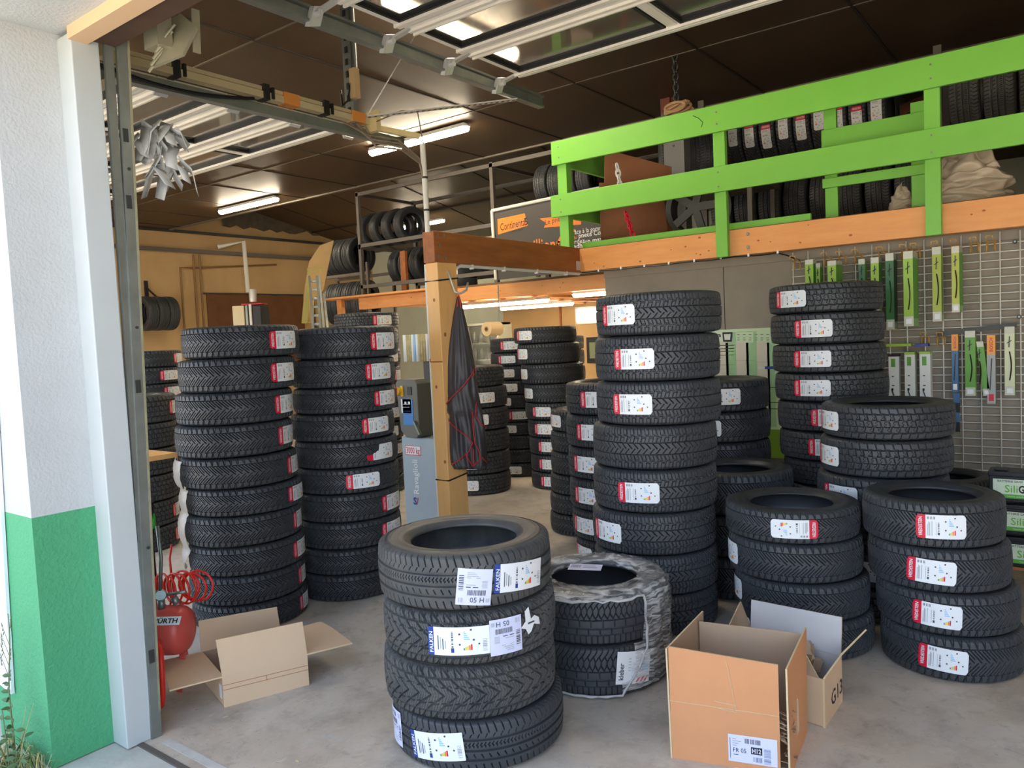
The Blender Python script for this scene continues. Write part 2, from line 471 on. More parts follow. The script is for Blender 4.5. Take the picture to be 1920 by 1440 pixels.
def edge_az(X, Y, R, x, side, width, z=1.2):
    """azimuth of a label's middle so that its left or right end shows in the photo at column x"""
    C = np.array([X, Y]); to = -C / np.linalg.norm(C); a0 = math.atan2(to[1], to[0])
    best = None
    for k in range(-88, 89):                    # walk round the near half, left silhouette to right silhouette
        a = a0 + math.radians(k) ; p = C + R * np.array([math.cos(a), math.sin(a)])
        d = np.array([p[0], p[1], z - CAM_H]); c = np.array([d @ _r, d @ _f]); xx = 960 + FOC * c[0] / c[1]
        if best is None or abs(xx - x) < best[0]: best = (abs(xx - x), a)
    return best[1] + (width / 2 if side == 'l' else -width / 2)
def stack(rows, R, kind, where, group, labs, spec=None):
    n = len(rows)
    for i, (X, Y, z, h) in enumerate(rows):
        ls = []
        for L in labs.get(i, []):
            lk, side, x = L[:3]; flip = L[3] if len(L) > 3 else False; tilt = L[4] if len(L) > 4 else 0; dz = L[5] if len(L) > 5 else 0
            wd = label_mesh(lk, flip)[1]
            ls.append((lk, edge_az(X, Y, R, x, side, wd, z + h / 2), flip, tilt, dz))
        pos = 'bottom' if i == n - 1 else ORD[i]
        sp = (spec or {}).get(i, {})
        if pos not in ('bottom', 'topmost'): pos += ' from top'
        look = sp.get('look', {'chevron': 'chevron', 'winter': 'winter block', 'rib': 'ribbed', 'vee': 'deep vee', 'block': 'square block', 'season': 'all-season'}[sp.get('kind', kind)])
        tyre((X, Y, z + h / 2), R, h, sp.get('kind', kind), '%s tread tyre, %s of %s' % (look, pos, where), group,
             labels=ls, dusty=sp.get('dusty', 0), spin=rnd.uniform(0, 6))
# ================================================================== THE BUILDING
CONC = M('concrete_floor', (212, 207, 196), .5, var=(1.1, (176, 154, 128), .75), bump=(26, .10), spec=.4)
def _grime(m):                                  # mottling, fine grit and worn pale patches of the old floor
    t = m.node_tree; N = t.nodes; L = t.links; b = N['Principled BSDF']; src = b.inputs['Base Color'].links[0].from_socket
    tc = N.new('ShaderNodeTexCoord')
    def layer(src, scale, p0, p1, col, amt, det=8, dist=0.0, st=None):
        z = N.new('ShaderNodeTexNoise'); z.inputs['Scale'].default_value = scale; z.inputs['Detail'].default_value = det; z.inputs['Roughness'].default_value = .7; z.inputs['Distortion'].default_value = dist
        mp = N.new('ShaderNodeMapping'); mp.inputs['Scale'].default_value = st or (1, 1, 1); L.new(tc.outputs['Object'], mp.inputs['Vector']); L.new(mp.outputs[0], z.inputs['Vector'])
        r = N.new('ShaderNodeValToRGB'); r.color_ramp.elements[0].position = p0; r.color_ramp.elements[1].position = p1; L.new(z.outputs[0], r.inputs[0])
        k = N.new('ShaderNodeMath'); k.operation = 'MULTIPLY'; k.inputs[1].default_value = amt; L.new(r.outputs[0], k.inputs[0])
        x = N.new('ShaderNodeMix'); x.data_type = 'RGBA'; x.inputs['B'].default_value = lin(col); L.new(k.outputs[0], x.inputs['Factor']); L.new(src, x.inputs['A']); return x.outputs['Result']
    src = layer(src, 4.5, .48, .68, (138, 126, 110), .5)
    src = layer(src, 14, .55, .72, (110, 102, 92), .45, 10, .6)
    src = layer(src, 30, .60, .70, (214, 206, 190), .5, 6, .8, (1, .5, 1))
    src = layer(src, 70, .64, .70, (70, 64, 58), .55, 4, 1.0, (.6, 1, 1))
    src = layer(src, 2.2, .62, .74, (206, 208, 206), .45, 9)
    L.new(src, b.inputs['Base Color'])
_grime(CONC)
APRON = M('concrete_apron', (200, 200, 192), .8, var=(5, (160, 152, 138), .6), bump=(40, .2))
YARD = M('yard_gravel', (180, 170, 154), .9, var=(6, (150, 142, 130), .6), bump=(60, .3))
REND = M('white_render', (196, 199, 198), .85, var=(3, (180, 180, 176), .5), bump=(90, .35))
GREN = M('green_render', (78, 164, 114), .75, var=(3, (72, 154, 106), .5), bump=(70, .5))
JAMB = M('white_metal', (196, 202, 201), .45, var=(4, (184, 188, 185), .4))
TAN = M('tan_plaster', (206, 172, 122), .85, var=(1.1, (176, 144, 100), .6), bump=(20, .08))
CEIL = M('brown_foil_panel', (84, 66, 48), .46, metal=.15, var=(2.5, (66, 52, 38), .6), bump=(220, .06), spec=.3)
SEAM = M('ceiling_seam_strip', (40, 36, 30), .6)
SEAML = M('ceiling_seam_light', (120, 112, 98), .5, metal=.4)
ROOFM = M('roof_sheet', (120, 118, 112), .7)
GPAN = M('grey_panel', (152, 142, 126), .7, var=(7, (134, 124, 110), .6), bump=(60, .06))
WOOD = M('orange_timber', (236, 168, 100), .5, var=(3.2, (216, 138, 74), .6), bump=(30, .08), stretch=(1, 6, 6))
WOODY = M('pale_timber', (242, 190, 122), .5, var=(3, (226, 166, 98), .6), bump=(30, .08), stretch=(6, 6, 1))
WOODD = M('brown_timber', (176, 106, 56), .55, var=(3.0, (128, 74, 38), .8), bump=(24, .12), stretch=(6, 1, 6))
KNOT = M('timber_knot', (164, 96, 48), .6)
GLIME = M('lime_green_paint', (124, 196, 74), .42, var=(5, (110, 182, 62), .4), bump=(40, .04))
STEEL = M('galvanised_steel', (150, 156, 152), .42, metal=.75, var=(8, (112, 118, 114), .6))
STEELD = M('dark_steel', (74, 76, 74), .5, metal=.6, var=(6, (54, 54, 52), .5))
RACK = M('grey_rack_steel', (112, 106, 98), .5, metal=.2, var=(5, (92, 86, 80), .5))
ALU = M('door_aluminium', (236, 230, 216), .35, var=(6, (222, 214, 198), .4))
RUBS = M('black_gasket', (22, 22, 22), .6)
BLACK = M('black_plastic', (24, 25, 27), .45)
WPLAS = M('white_plastic', (226, 224, 214), .4)
BRASS = M('brass_rod', (214, 168, 92), .4, metal=.4)
GLASS = bpy.data.materials.new('pane_glass'); GLASS.use_nodes = True
_b = GLASS.node_tree.nodes['Principled BSDF']; _b.inputs['Base Color'].default_value = (.94, .93, .88, 1); _b.inputs['Roughness'].default_value = .04; _b.inputs['Transmission Weight'].default_value = .96; _b.inputs['IOR'].default_value = 1.25

XW, YB, YD = -13.9, 13.0, 1.45                # left wall, back wall, door plane
XR = 3.2
ZC = 3.8                                       # flat front ceiling, back edge at YE
YE = 7.85
ZM0, ZM1 = 1.99, 2.17                          # mezzanine beam, underside and top
# floor and ground
b = MB(); b.box(XW - .3, XR + .2, 1.40, YB + .2, -.2, 0)
struct(b, 'floor', CONC, 'worn grey brown concrete workshop floor', 'floor')
b = MB(); b.box(-16, 8, -1.2, 1.385, -.2, -.004)
struct(b, 'floor_apron', APRON, 'pale concrete apron outside the open door', 'floor')
b = MB(); b.box(-45, 40, -60, -1.2, -.22, -.012)
struct(b, 'floor_yard', YARD, 'pale yard ground in front of the workshop', 'ground')
b = MB(); b.bar((-2.93, 1.39, -.003), (XR, 1.39, -.003), .022, .012)
struct(b, 'trim_threshold', M('rusty_threshold', (92, 84, 76), .8), 'dark steel threshold strip in the doorway', 'threshold')
b = MB(); b.box(-2.86, XR, 1.44, 1.475, .0, .0015)
struct(b, 'trim_line', M('worn_white_line', (196, 196, 188), .7, var=(14, (176, 170, 158), .9)), 'worn white line on the floor behind the threshold', 'floor line')
# walls
b = MB(); b.box(XW - .2, XW, 1.2, YB, 0, 5.2); struct(b, 'wall_left', TAN, 'stained tan plaster wall on the far left')
b = MB(); b.box(XW - .2, XR + .2, YB, YB + .2, 0, 5.2); struct(b, 'wall_back', M('pale_back_wall', (196, 200, 182), .8, var=(2, (170, 172, 150), .5)), 'pale back wall behind the racks')
b = MB(); b.box(XR, XR + .2, 1.2, YB, 0, 5.2); struct(b, 'wall_right', TAN, 'tan plaster wall beyond the right edge')
# front wall: pier between the two doors with its paint, and the lintel over both doors
PX0, PX1 = -3.50, -3.03
ZL = 2.68
b = MB()
b.box(PX0, PX1, 1.12, 1.45, .93, ZL, 0); b.box(PX0, PX1, 1.12, 1.45, 0, .93, 1)
b.box(XW - .2, XR + .2, .95, 1.45, ZL, 5.2, 0)
b.box(XW - .2, XW + .3, 1.12, 1.45, 0, ZL, 0)
struct(b, 'wall_front', [REND, GREN], 'white rendered front wall with a green painted pier foot')
b = MB(); b.slab([(-3.50, 1.105, .235), (-3.32, 1.105, .215), (-3.225, 1.105, 1.4), (-3.16, 1.105, 2.4), (-3.50, 1.105, 2.4)], .012)
tag(b.build('sign_board', M('white_board', (236, 238, 244), .4)), 'white sign board fixed to the front of the green pier', 'sign')
b = MB(); b.box(-3.035, -2.925, 1.34, 1.44, 0, 2.665)
struct(b, 'trim_jamb', JAMB, 'white sheet metal jamb cover of the open door', 'door jamb', bevel=.004)
b = MB(); b.box(-2.925, XR, 1.33, 1.40, ZL - .045, ZL, 0); b.box(-2.925, XR, 1.40, 1.5, ZL - .03, ZL + .25, 1)
struct(b, 'trim_lintel', [M('cream_trim', (222, 186, 146), .7), M('brown_lintel', (92, 66, 48), .7, var=(6, (60, 44, 34), .7))], 'cream and brown strips along the door lintel', 'door lintel')
# ceilings
b = MB(); b.box(XW, XR, 1.45, YE, ZC, ZC + .06, 0)
struct(b, 'ceiling', CEIL, 'brown foil-faced ceiling panels with dark seams', 'ceiling')
b = MB()
for x in np.arange(-13.4, 3.2, 1.2): b.box(x - .011, x + .011, 1.5, YE, ZC - .006, ZC)
struct(b, 'trim_seams_along', SEAM, 'dark seams running into the depth of the ceiling', 'ceiling seam')
b = MB()
for y in (3.62, 6.2): b.box(XW, XR, y - .009, y + .009, ZC - .005, ZC)
b.box(XW, XR, YE - .03, YE + .02, ZC - .02, ZC + .05)
struct(b, 'trim_seams_across', SEAML, 'pale seam strips across the ceiling', 'ceiling seam')
b = MB(); b.slab([(XW, YE - .4, 4.83), (XR, YE - .4, 4.83), (XR, YB, 3.7), (XW, YB, 3.7)], .05, 0)
for y in (9.2, 11.2):
    zz = 4.83 - (y - YE + .4) * (1.13 / (YB - YE + .4)); b.box(XW, XR, y - .02, y + .02, zz - .075, zz - .03, 1)
for x in np.arange(-13, 3, 1.6):
    b.bar((x, YE, 4.83 - .4 * .203 - .055), (x, YB, 3.645), .02, .012, 1)
struct(b, 'ceiling_rear', [CEIL, SEAM], 'sloping brown panelled ceiling at the rear', 'ceiling')
b = MB(); b.slab([(XW - .3, .5, 4.9), (XR + .3, .5, 4.9), (XR + .3, YE, 5.3), (XW - .3, YE, 5.3)], .08); b.slab([(XW - .3, YE, 5.3), (XR + .3, YE, 5.3), (XR + .3, YB + .4, 4.6), (XW - .3, YB + .4, 4.6)], .08)
struct(b, 'roof', ROOFM, 'sheet roof over the workshop', 'roof')
b = MB()
for i, (x, y) in enumerate(((-12.6, 9.2), (-12.0, 9.8))): pass
pts = [(XW + .004, 9.0 + .16 * i, 3.93 + .12 * rnd.random()) for i in range(18)]
pts += [(XW + .004, 11.8, 4.2), (XW + .004, 10.6, 4.45), (XW + .004, 9.0, 4.6)]
b.slab([(p[0] + .03, p[1], p[2]) for p in pts][::-1], .03)
struct(b, 'trim_foam', M('torn_grey_foam', (104, 92, 76), .9, var=(8, (70, 62, 52), .8)), 'torn grey insulation foam at the top of the left wall', 'insulation')
# rails and pipes along the left wall
for zz, rr, mm, lb in ((3.78, .05, STEELD, 'dark square rail along the top of the left wall'), (3.42, .07, RACK, 'perforated grey cable tray along the left wall')):
    b = MB(); b.bar((XW + .09, 3, zz), (XW + .09, 12.4, zz), rr, rr); struct(b, 'trim_rail', mm, lb, 'wall rail')
b = MB()
for dy in (0, .13): b.tube([(XW + .06, 8.3 + dy, 3.36), (XW + .06, 8.3 + dy, 1.2)], .02)
b.tube([(XW + .06, 8.02, 1.2), (XW + .06, 8.02, 3.1), (XW + .06, 8.3, 3.1), (XW + .06, 10.2, 3.25)], .018)
tag(b.build('wall_pipe', M('copper_brown_pipe', (140, 106, 68), .5, metal=.3)), 'thin brown pipes running down the tan left wall', 'pipe')
b = MB()
pB = px(465, 548, XW + .35); pT = px(457, 453, XW + .35); pE = px(408, 463, XW + .1)
b.tube([pB, pT, pE], .045, 0, 10)
tag(b.build('vent_pipe', WPLAS), 'white bent pipe rising from the hydraulic unit', 'pipe')
# ================================================================== STACKS: (x, y, z of underside, height) of each tyre, top to bottom
STK = {
    'S1': (0.310, [(-3.782, 2.522, 1.454, 0.17), (-3.797, 2.498, 1.275, 0.179), (-3.811, 2.477, 1.104, 0.172), (-3.818, 2.466, 0.932, 0.172), (-3.81, 2.478, 0.766, 0.165), (-3.8, 2.494, 0.619, 0.147), (-3.809, 2.48, 0.456, 0.163), (-3.804, 2.488, 0.299, 0.157), (-3.808, 2.482, 0.143, 0.156), (-3.804, 2.487, 0, 0.143)]),
    'S2': (0.310, [(-3.631, 3.149, 1.415, 0.186), (-3.648, 3.13, 1.248, 0.167), (-3.649, 3.129, 1.097, 0.151), (-3.663, 3.112, 0.938, 0.159), (-3.655, 3.122, 0.778, 0.16), (-3.655, 3.122, 0.628, 0.15), (-3.657, 3.119, 0.463, 0.165), (-3.658, 3.119, 0.304, 0.159), (-3.664, 3.111, 0.155, 0.149), (-3.67, 3.105, 0, 0.155)]),
    'S3': (0.320, [(-5.829, 5.333, 1.634, 0.165), (-5.834, 5.327, 1.442, 0.191), (-5.83, 5.332, 1.262, 0.181), (-5.837, 5.324, 1.074, 0.188), (-5.829, 5.332, 0.891, 0.183), (-5.828, 5.333, 0.709, 0.182), (-5.835, 5.325, 0.526, 0.183), (-5.838, 5.322, 0.347, 0.178), (-5.841, 5.319, 0.174, 0.174), (-5.844, 5.316, 0, 0.174)]),
    'S4': (0.325, [(-1.898, 2.164, 0.572, 0.2), (-1.891, 2.17, 0.38, 0.192), (-1.897, 2.164, 0.188, 0.192), (-1.88, 2.179, 0, 0.188)]),
    'S5': (0.320, [(-1.774, 2.888, 0.217, 0.215), (-1.776, 2.887, 0, 0.217)]),
    'S6': (0.316, [(-1.773, 3.613, 1.475, 0.207), (-1.785, 3.607, 1.251, 0.224), (-1.786, 3.607, 1.037, 0.214), (-1.809, 3.595, 0.821, 0.216), (-1.815, 3.592, 0.608, 0.213), (-1.826, 3.587, 0.399, 0.209), (-1.822, 3.589, 0.202, 0.197), (-1.828, 3.586, 0, 0.202)]),
    'S7': (0.320, [(-2.458, 4.354, 0.987, 0.201), (-2.462, 4.352, 0.781, 0.206), (-2.458, 4.354, 0.581, 0.2), (-2.456, 4.355, 0.383, 0.198), (-2.448, 4.36, 0.19, 0.193), (-2.433, 4.368, 0, 0.19)]),
    'S8': (0.305, [(-3.054, 5.015, 0.772, 0.159), (-3.058, 5.012, 0.617, 0.156), (-3.064, 5.008, 0.449, 0.168), (-3.073, 5.003, 0.304, 0.145), (-3.079, 4.999, 0.154, 0.15), (-3.084, 4.996, 0, 0.154)]),
    'S9': (0.310, [(-4.31, 6.281, 1.42, 0.158), (-4.288, 6.297, 1.221, 0.199), (-4.264, 6.312, 1.027, 0.194), (-4.245, 6.325, 0.844, 0.183), (-4.243, 6.327, 0.679, 0.164), (-4.227, 6.337, 0.505, 0.174), (-4.221, 6.342, 0.335, 0.17), (-4.214, 6.346, 0.165, 0.17), (-4.216, 6.345, 0, 0.165)]),
    'S9b': (0.310, [(-5.134, 7.755, 1.309, 0.168), (-5.135, 7.754, 1.122, 0.187), (-5.13, 7.757, 0.935, 0.187), (-5.137, 7.753, 0.748, 0.187), (-5.143, 7.749, 0.56, 0.188), (-5.149, 7.744, 0.372, 0.188), (-5.156, 7.74, 0.183, 0.189), (-5.162, 7.736, 0, 0.183)]),
    'S10': (0.310, [(-4.993, 6.755, 1.325, 0.157), (-4.994, 6.755, 1.185, 0.14), (-4.995, 6.754, 1.033, 0.152), (-4.996, 6.753, 0.88, 0.152), (-4.992, 6.755, 0.733, 0.147), (-4.993, 6.755, 0.586, 0.147), (-4.999, 6.751, 0.444, 0.142), (-5, 6.75, 0.297, 0.148), (-5.006, 6.746, 0.148, 0.148), (-5.007, 6.745, 0, 0.148)]),
    'S11': (0.330, [(-4.873, 5.776, 1.032, 0.197), (-4.856, 5.79, 0.83, 0.202), (-4.855, 5.791, 0.617, 0.213), (-4.855, 5.791, 0.408, 0.209), (-4.854, 5.791, 0.199, 0.209), (-4.857, 5.789, 0, 0.199)]),
    'S12a': (0.315, [(-1.949, 4.821, 0.967, 0.197), (-1.946, 4.822, 0.775, 0.191), (-1.948, 4.821, 0.577, 0.199), (-1.949, 4.821, 0.38, 0.197), (-1.951, 4.82, 0.189, 0.191), (-1.952, 4.82, 0, 0.189)]),
    'S12b': (0.315, [(-1.636, 4.262, 0.466, 0.236), (-1.646, 4.258, 0.234, 0.232), (-1.657, 4.254, 0, 0.234)]),
    'S13': (0.318, [(-1.275, 4.835, 1.553, 0.17), (-1.27, 4.836, 1.373, 0.18), (-1.263, 4.838, 1.207, 0.166), (-1.252, 4.841, 1.04, 0.166), (-1.241, 4.844, 0.867, 0.173), (-1.234, 4.845, 0.697, 0.17), (-1.214, 4.85, 0.55, 0.147), (-1.217, 4.85, 0.367, 0.183), (-1.22, 4.849, 0.183, 0.183), (-1.224, 4.848, 0, 0.183)]),
    'S14': (0.312, [(-0.841, 4.298, 0.91, 0.171), (-0.851, 4.296, 0.724, 0.186), (-0.869, 4.293, 0.528, 0.196), (-0.871, 4.292, 0.352, 0.176), (-0.874, 4.292, 0.176, 0.176), (-0.876, 4.291, 0, 0.176)]),
    'S14b': (0.24, [(-0.655, 4.88, 0.438, 0.177), (-0.655, 4.88, 0.219, 0.219), (-0.655, 4.88, 0, 0.219)]),
    'S15': (0.302, [(-1.137, 3.657, 0.523, 0.149), (-1.128, 3.659, 0.346, 0.178), (-1.104, 3.666, 0.176, 0.169), (-1.089, 3.671, 0, 0.176)]),
    'S16': (0.278, [(-0.558, 3.747, 0.55, 0.192), (-0.538, 3.75, 0.366, 0.184), (-0.508, 3.754, 0.189, 0.177), (-0.492, 3.756, 0, 0.189)]),
    'S17': (0.320, [(-5.92, 2.946, 0.973, 0.213), (-5.925, 2.937, 0.78, 0.194), (-5.929, 2.928, 0.577, 0.203), (-5.931, 2.923, 0.379, 0.199), (-5.936, 2.915, 0.183, 0.196), (-5.938, 2.91, 0, 0.183)]),
    'S18': (0.310, [(-7.005, 3.652, 1.37, 0.151), (-7.012, 3.639, 1.217, 0.153), (-7.006, 3.651, 1.074, 0.143), (-7.011, 3.641, 0.895, 0.179), (-7.017, 3.63, 0.716, 0.179), (-7.022, 3.619, 0.537, 0.179), (-7.028, 3.609, 0.358, 0.179), (-7.033, 3.598, 0.179, 0.179), (-7.039, 3.587, 0, 0.179)]),
}
R1 = lambda x: [('red', 'l', x)]
R2 = lambda x: [('red', 'r', x)]
def go(key, kind, where, group, labs, spec=None):
    stack(STK[key][1], STK[key][0], kind, where, group, labs, spec)
go('S1', 'chevron', 'tall stack behind the open carton', 'tyres stacked behind the open carton',
   {i: R1(x) for i, x in enumerate((505.7, 508.6, 516, 522, 539.5, 540.3, 549.8, 549.8, 559, 562))})
go('S2', 'chevron', 'tall stack left of the grey lift column', 'tyres stacked left of the lift column',
   {**{i: R1(x) for i, x in enumerate((694.7, 686, 702, 679, 688, 649, 717, 716.4))}, 4: [('torn', 'l', 688)]})
go('S3', 'block', 'far stack beside the lift column', 'tyres half hidden beside the lift column',
   {0: R1(698.8), 1: R2(742), 2: R2(746), 3: R2(751.5), 5: R2(749), 6: R2(747), 7: R2(754)})
go('S4', 'rib', 'short dusty front stack at bottom centre', 'tyres in the short front stack',
   {0: [('ship', 'l', 856, False, -.13, -.012), ('falken', 'l', 927, False, -.1, -.004)],
    1: [('falken', 'l', 804.6), ('ship', 'l', 918.5, True), ('scrap', 'l', 977, False, 0, .03)],
    3: [('ship', 'l', 738, True, .1), ('falken', 'l', 773, False, .12)]},
   {0: dict(dusty=1, look='ribbed'), 1: dict(kind='vee', dusty=1), 2: dict(kind='vee', dusty=1), 3: dict(dusty=0, look='ribbed')})
go('S5', 'season', 'film-wrapped pair beside the front stack', 'tyres wrapped in clear film', {1: [('kleber', 'l', 1157, False, -.12, .01)]})
go('S6', 'winter', 'tallest stack, in the centre', 'tyres in the tallest central stack',
   {0: R1(1130.5), 1: R1(1152.5), 2: R1(1150), 4: R1(1158.7), 5: R1(1117.5)})
go('S7', 'winter', 'stack just left of the tallest', 'tyres peeking out left of the tallest stack',
   {i: R1(x) for i, x in enumerate((1088.7, 1082.5, 1077, 1079, 1078, 1082))})
go('S8', 'chevron', 'low stack at the aisle edge', 'tyres at the edge of the aisle', {0: R2(1051.7)})
go('S9', 'chevron', 'tall dark stack under the rear mezzanine', 'tyres in the tall dark stack under the mezzanine',
   {0: R1(969), 1: R2(988.7), 2: R2(989), 3: R2(999), 4: R1(999), 5: R1(1003), 6: R1(1010), 7: R1(1011), 8: R1(1014.8)})
go('S9b', 'chevron', 'hidden stack behind the mezzanine stack', 'tyres hidden behind the tall dark stack', {})
go('S10', 'chevron', 'narrow dark stack below the paper roll', 'tyres below the paper roll',
   {0: R1(938.5), 1: R1(934.7), 2: R2(965), 3: R2(970), 4: R2(958), 5: R1(954.6), 6: R2(968.5), 9: R2(977.7)})
go('S11', 'block', 'dark stack behind the hanging apron', 'tyres behind the hanging apron', {1: R2(927.4), 2: R2(916), 4: R2(896.7), 5: R2(897)})
go('S12a', 'chevron', 'stack just right of the tallest', 'tyres right of the tallest stack', {0: R2(1388.7), 1: R2(1353)})
go('S12b', 'chevron', 'low dark stack right of the tallest', 'tyres tucked low beside the tallest stack', {})
go('S13', 'block', 'tall stack before the wire mesh panel', 'tyres in the tall stack at the mesh panel',
   {i: R1(x) for i, x in enumerate((1456, 1490, 1488.7, 1490, 1521, 1516))})
go('S14', 'block', 'broad stack in front of the wire mesh', 'tyres in the broad stack at the mesh panel', {0: R2(1572), 1: R2(1573), 2: R1(1547), 4: R2(1650)})
go('S14b', 'chevron', 'small stack beside the car batteries', 'tyres beside the batteries', {})
go('S15', 'chevron', 'front stack behind the two brown cartons', 'tyres behind the brown cartons',
   {0: [('red', 'r', 1535, True)], 1: R2(1383.7), 2: R2(1391), 3: R2(1407)})
go('S16', 'chevron', 'front stack nearest the right edge', 'tyres in the front stack at the right',
   {0: R1(1718), 1: [('red', 'l', 1701, False, -.05)], 2: [('red', 'l', 1711.5, False, -.04)], 3: [('red', 'l', 1722, False, -.05)]})
go('S17', 'block', 'far left stack behind the air compressor', 'tyres behind the compressor', {0: R1(317), 2: R1(331.5), 4: R1(324), 5: R1(329)})
go('S18', 'chevron', 'dark stack behind the door track', 'tyres behind the door track', {0: R1(326), 1: R1(300), 2: R1(308)})
stack([(-3.58, 6.70, .186 * (8 - i), .186) for i in range(9)], .33, 'rib', 'dark stack beside the bright back window', 'tyres beside the bright back window', {})
# ================================================================== SECTIONAL DOORS, LAMPS, CEILING HARDWARE
def sect_door(name, label, x_first, step, n, joints, z, rx, y_end):
    """glazed sectional door parked flat under the ceiling; x runs from x_first by pane steps"""
    t = thing(name, ((x_first + x_first + step * n) / 2, (joints[0] + joints[-1]) / 2, z), label, 'door', kind='structure')
    x0, x1 = sorted((x_first, x_first + step * n))
    xs = [x_first + step * i for i in range(n + 1)]
    for i in range(len(joints) - 1):
        a, c = joints[i] + .004, joints[i + 1] - .004
        wa = .07; wc = .10 if i == len(joints) - 2 else .07
        b = MB(); g = MB(); p = MB()
        for (u, v) in ((a, a + wa), (c - wc, c)):
            b.box(x0, x1, u, v, z, z + .04); b.box(x0, x1, (u + v) / 2 - .010, (u + v) / 2 + .010, z - .014, z); b.box(x0, x1, v - .012 if u == a else u, v if u == a else u + .012, z - .02, z)
        for k, x in enumerate(xs):
            h = .05 if k in (0, n) else .035
            b.box(max(x - h, x0), min(x + h, x1), a + wa, c - wc, z, z + .04); b.box(max(x - h, x0) + .01, min(x + h, x1) - .01, a + wa, c - wc, z - .006, z)
        for k in range(n):
            u, v = sorted((xs[k], xs[k + 1])); u += .04; v -= .04
            for q in ((u, v, a + wa, a + wa + .016), (u, v, c - wc - .016, c - wc), (u, u + .016, a + wa, c - wc), (v - .016, v, a + wa, c - wc)):
                g.box(q[0], q[1], q[2], q[3], z - .006, z + .03)
            p.box(u + .016, v - .016, a + wa + .016, c - wc - .016, z + .012, z + .018)
        pn = child(b, 'door_panel', ALU, t)
        child(g, 'gasket', RUBS, pn); child(p, 'window_pane', GLASS, pn)
    return t
jR = [1.52, 1.97, 2.43, 2.89, 3.36, 3.92]
doorR = sect_door('door_1', 'glazed aluminium sectional door raised above the doorway', -2.76, 1.03, 6, jR, 3.07, -2.9, 4.3)
jL = [1.55, 1.66, 2.05, 2.44, 2.83, 3.25]
doorL = sect_door('door_2', 'glazed aluminium sectional door raised over the left bay', -3.62, -.90, 10, jL, 2.80, -3.5, 3.4)
# guide tracks of the right door: two uprights beside the jamb, a bend and a long horizontal rail
b = MB(); 
def chan(b, pts, w, h, m=0):
    for p, q in zip(pts[:-1], pts[1:]): b.bar(p, q, w, h, m)
chan(b, [(-2.926, 1.45, 0), (-2.922, 1.525, 2.72), (-2.912, 1.57, 2.92), (-2.90, 1.75, 3.03), (-2.90, 4.3, 3.03)], .022, .04)
b.bar((-2.90, 1.6, 3.062), (-2.90, 4.3, 3.062), .05, .012); b.bar((-2.90, 1.6, 2.998), (-2.90, 4.3, 2.998), .05, .012)
child(b, 'guide_rail', STEEL, doorR)
b = MB(); b.bar((-2.93, 1.448, 0), (-2.93, 1.475, 2.75), .02, .03); child(b, 'angle_upright', STEEL, doorR)
b = MB(); b.bar((-2.914, 1.468, .1), (-2.910, 1.545, 2.72), .004, .008); child(b, 'yellowed_seal', M('yellowed_seal', (158, 150, 112), .6, var=(20, (120, 118, 100), .8)), doorR)
b = MB()
for z in (.75, 1.6, 2.2): b.tube([(-2.918, 1.452 + .026 * z, z), (-2.908, 1.452 + .026 * z, z)], .006, 0, 8)
for z in (.3, 1.35, 2.05, 2.3): b.box(-2.918, -2.91, 1.435 + .027 * z, 1.455 + .027 * z, z, z + .05)
child(b, 'bracket', STEELD, doorR)
for y in (2.42, 2.885, 3.35, 3.81):
    b = MB(); b.slab([(-2.875, y - .035, 2.965), (-2.875, y + .03, 2.985), (-2.85, y + .045, 3.075), (-2.85, y - .02, 3.055)], .03); b.bar((-2.86, y + .01, 3.04), (-2.74, y + .03, 3.07), .035, .012)
    b.tube([(-2.90, y, 3.03), (-2.83, y, 3.03)], .016, 0, 8)
    child(b, 'roller_bracket', M('bright_zinc', (206, 206, 202), .35, metal=.3), doorR)
b = MB(); b.box(-2.90, -2.80, 1.60, 1.66, 2.66, 2.82); b.slab([(-2.89, 1.62, 2.60), (-2.74, 1.66, 2.62), (-2.70, 1.70, 2.72), (-2.80, 1.70, 2.80), (-2.89, 1.66, 2.76)], .012)
for k in range(5): b.tube([(-2.90 + .02 * k, 1.61, 2.58 + .02 * k), (-2.86 + .02 * k, 1.66, 2.66 + .02 * k)], .006, 0, 6)
b.bar((-2.74, 1.72, 2.64), (-2.73, 1.72, 2.80), .03, .008)
child(b, 'cable_break_device', M('oily_zinc', (168, 164, 140), .35, metal=.4), doorR)
# left door rail with its operator rail
b = MB(); chan(b, [(-3.53, 1.5, 0), (-3.53, 1.5, 2.6), (-3.53, 1.75, 2.765), (-3.53, 3.62, 2.765)], .05, .05); child(b, 'guide_rail', STEEL, doorL)
b = MB(); b.bar((-3.5, 1.6, 2.83), (-3.5, 3.3, 2.83), .05, .035); b.bar((-3.5, 1.6, 2.865), (-3.5, 3.3, 2.865), .03, .02)
child(b, 'operator_rail', M('beige_rail', (206, 190, 150), .4, metal=.3), doorL)
for y in (2.05, 2.55, 2.95):
    b = MB(); b.box(-3.535, -3.465, y, y + .035, 2.805, 2.885); b.box(-3.535, -3.465, y + .05, y + .065, 2.815, 2.875); child(b, 'clip', BLACK, doorL)
for y in (2.68, 3.16):
    b = MB(); b.box(-3.531, -3.469, y, y + .1, 2.81, 2.872); child(b, 'orange_tape', M('orange_tape', (214, 138, 62), .5), doorL)
for y in (2.05, 2.44, 2.83, 3.22):
    b = MB(); b.slab([(-3.56, y - .05, 2.74), (-3.56, y + .02, 2.74), (-3.60, y + .04, 2.80), (-3.60, y - .03, 2.80)], .02); child(b, 'roller_bracket', _mats['bright_zinc'], doorL)
b = MB(); b.tube([(-3.49, 1.6 + .02 * i, 2.80 - .05 * math.sin(i / 45 * math.pi)) for i in range(46)], .009, 0, 6); child(b, 'slack_cable', BLACK, doorL)
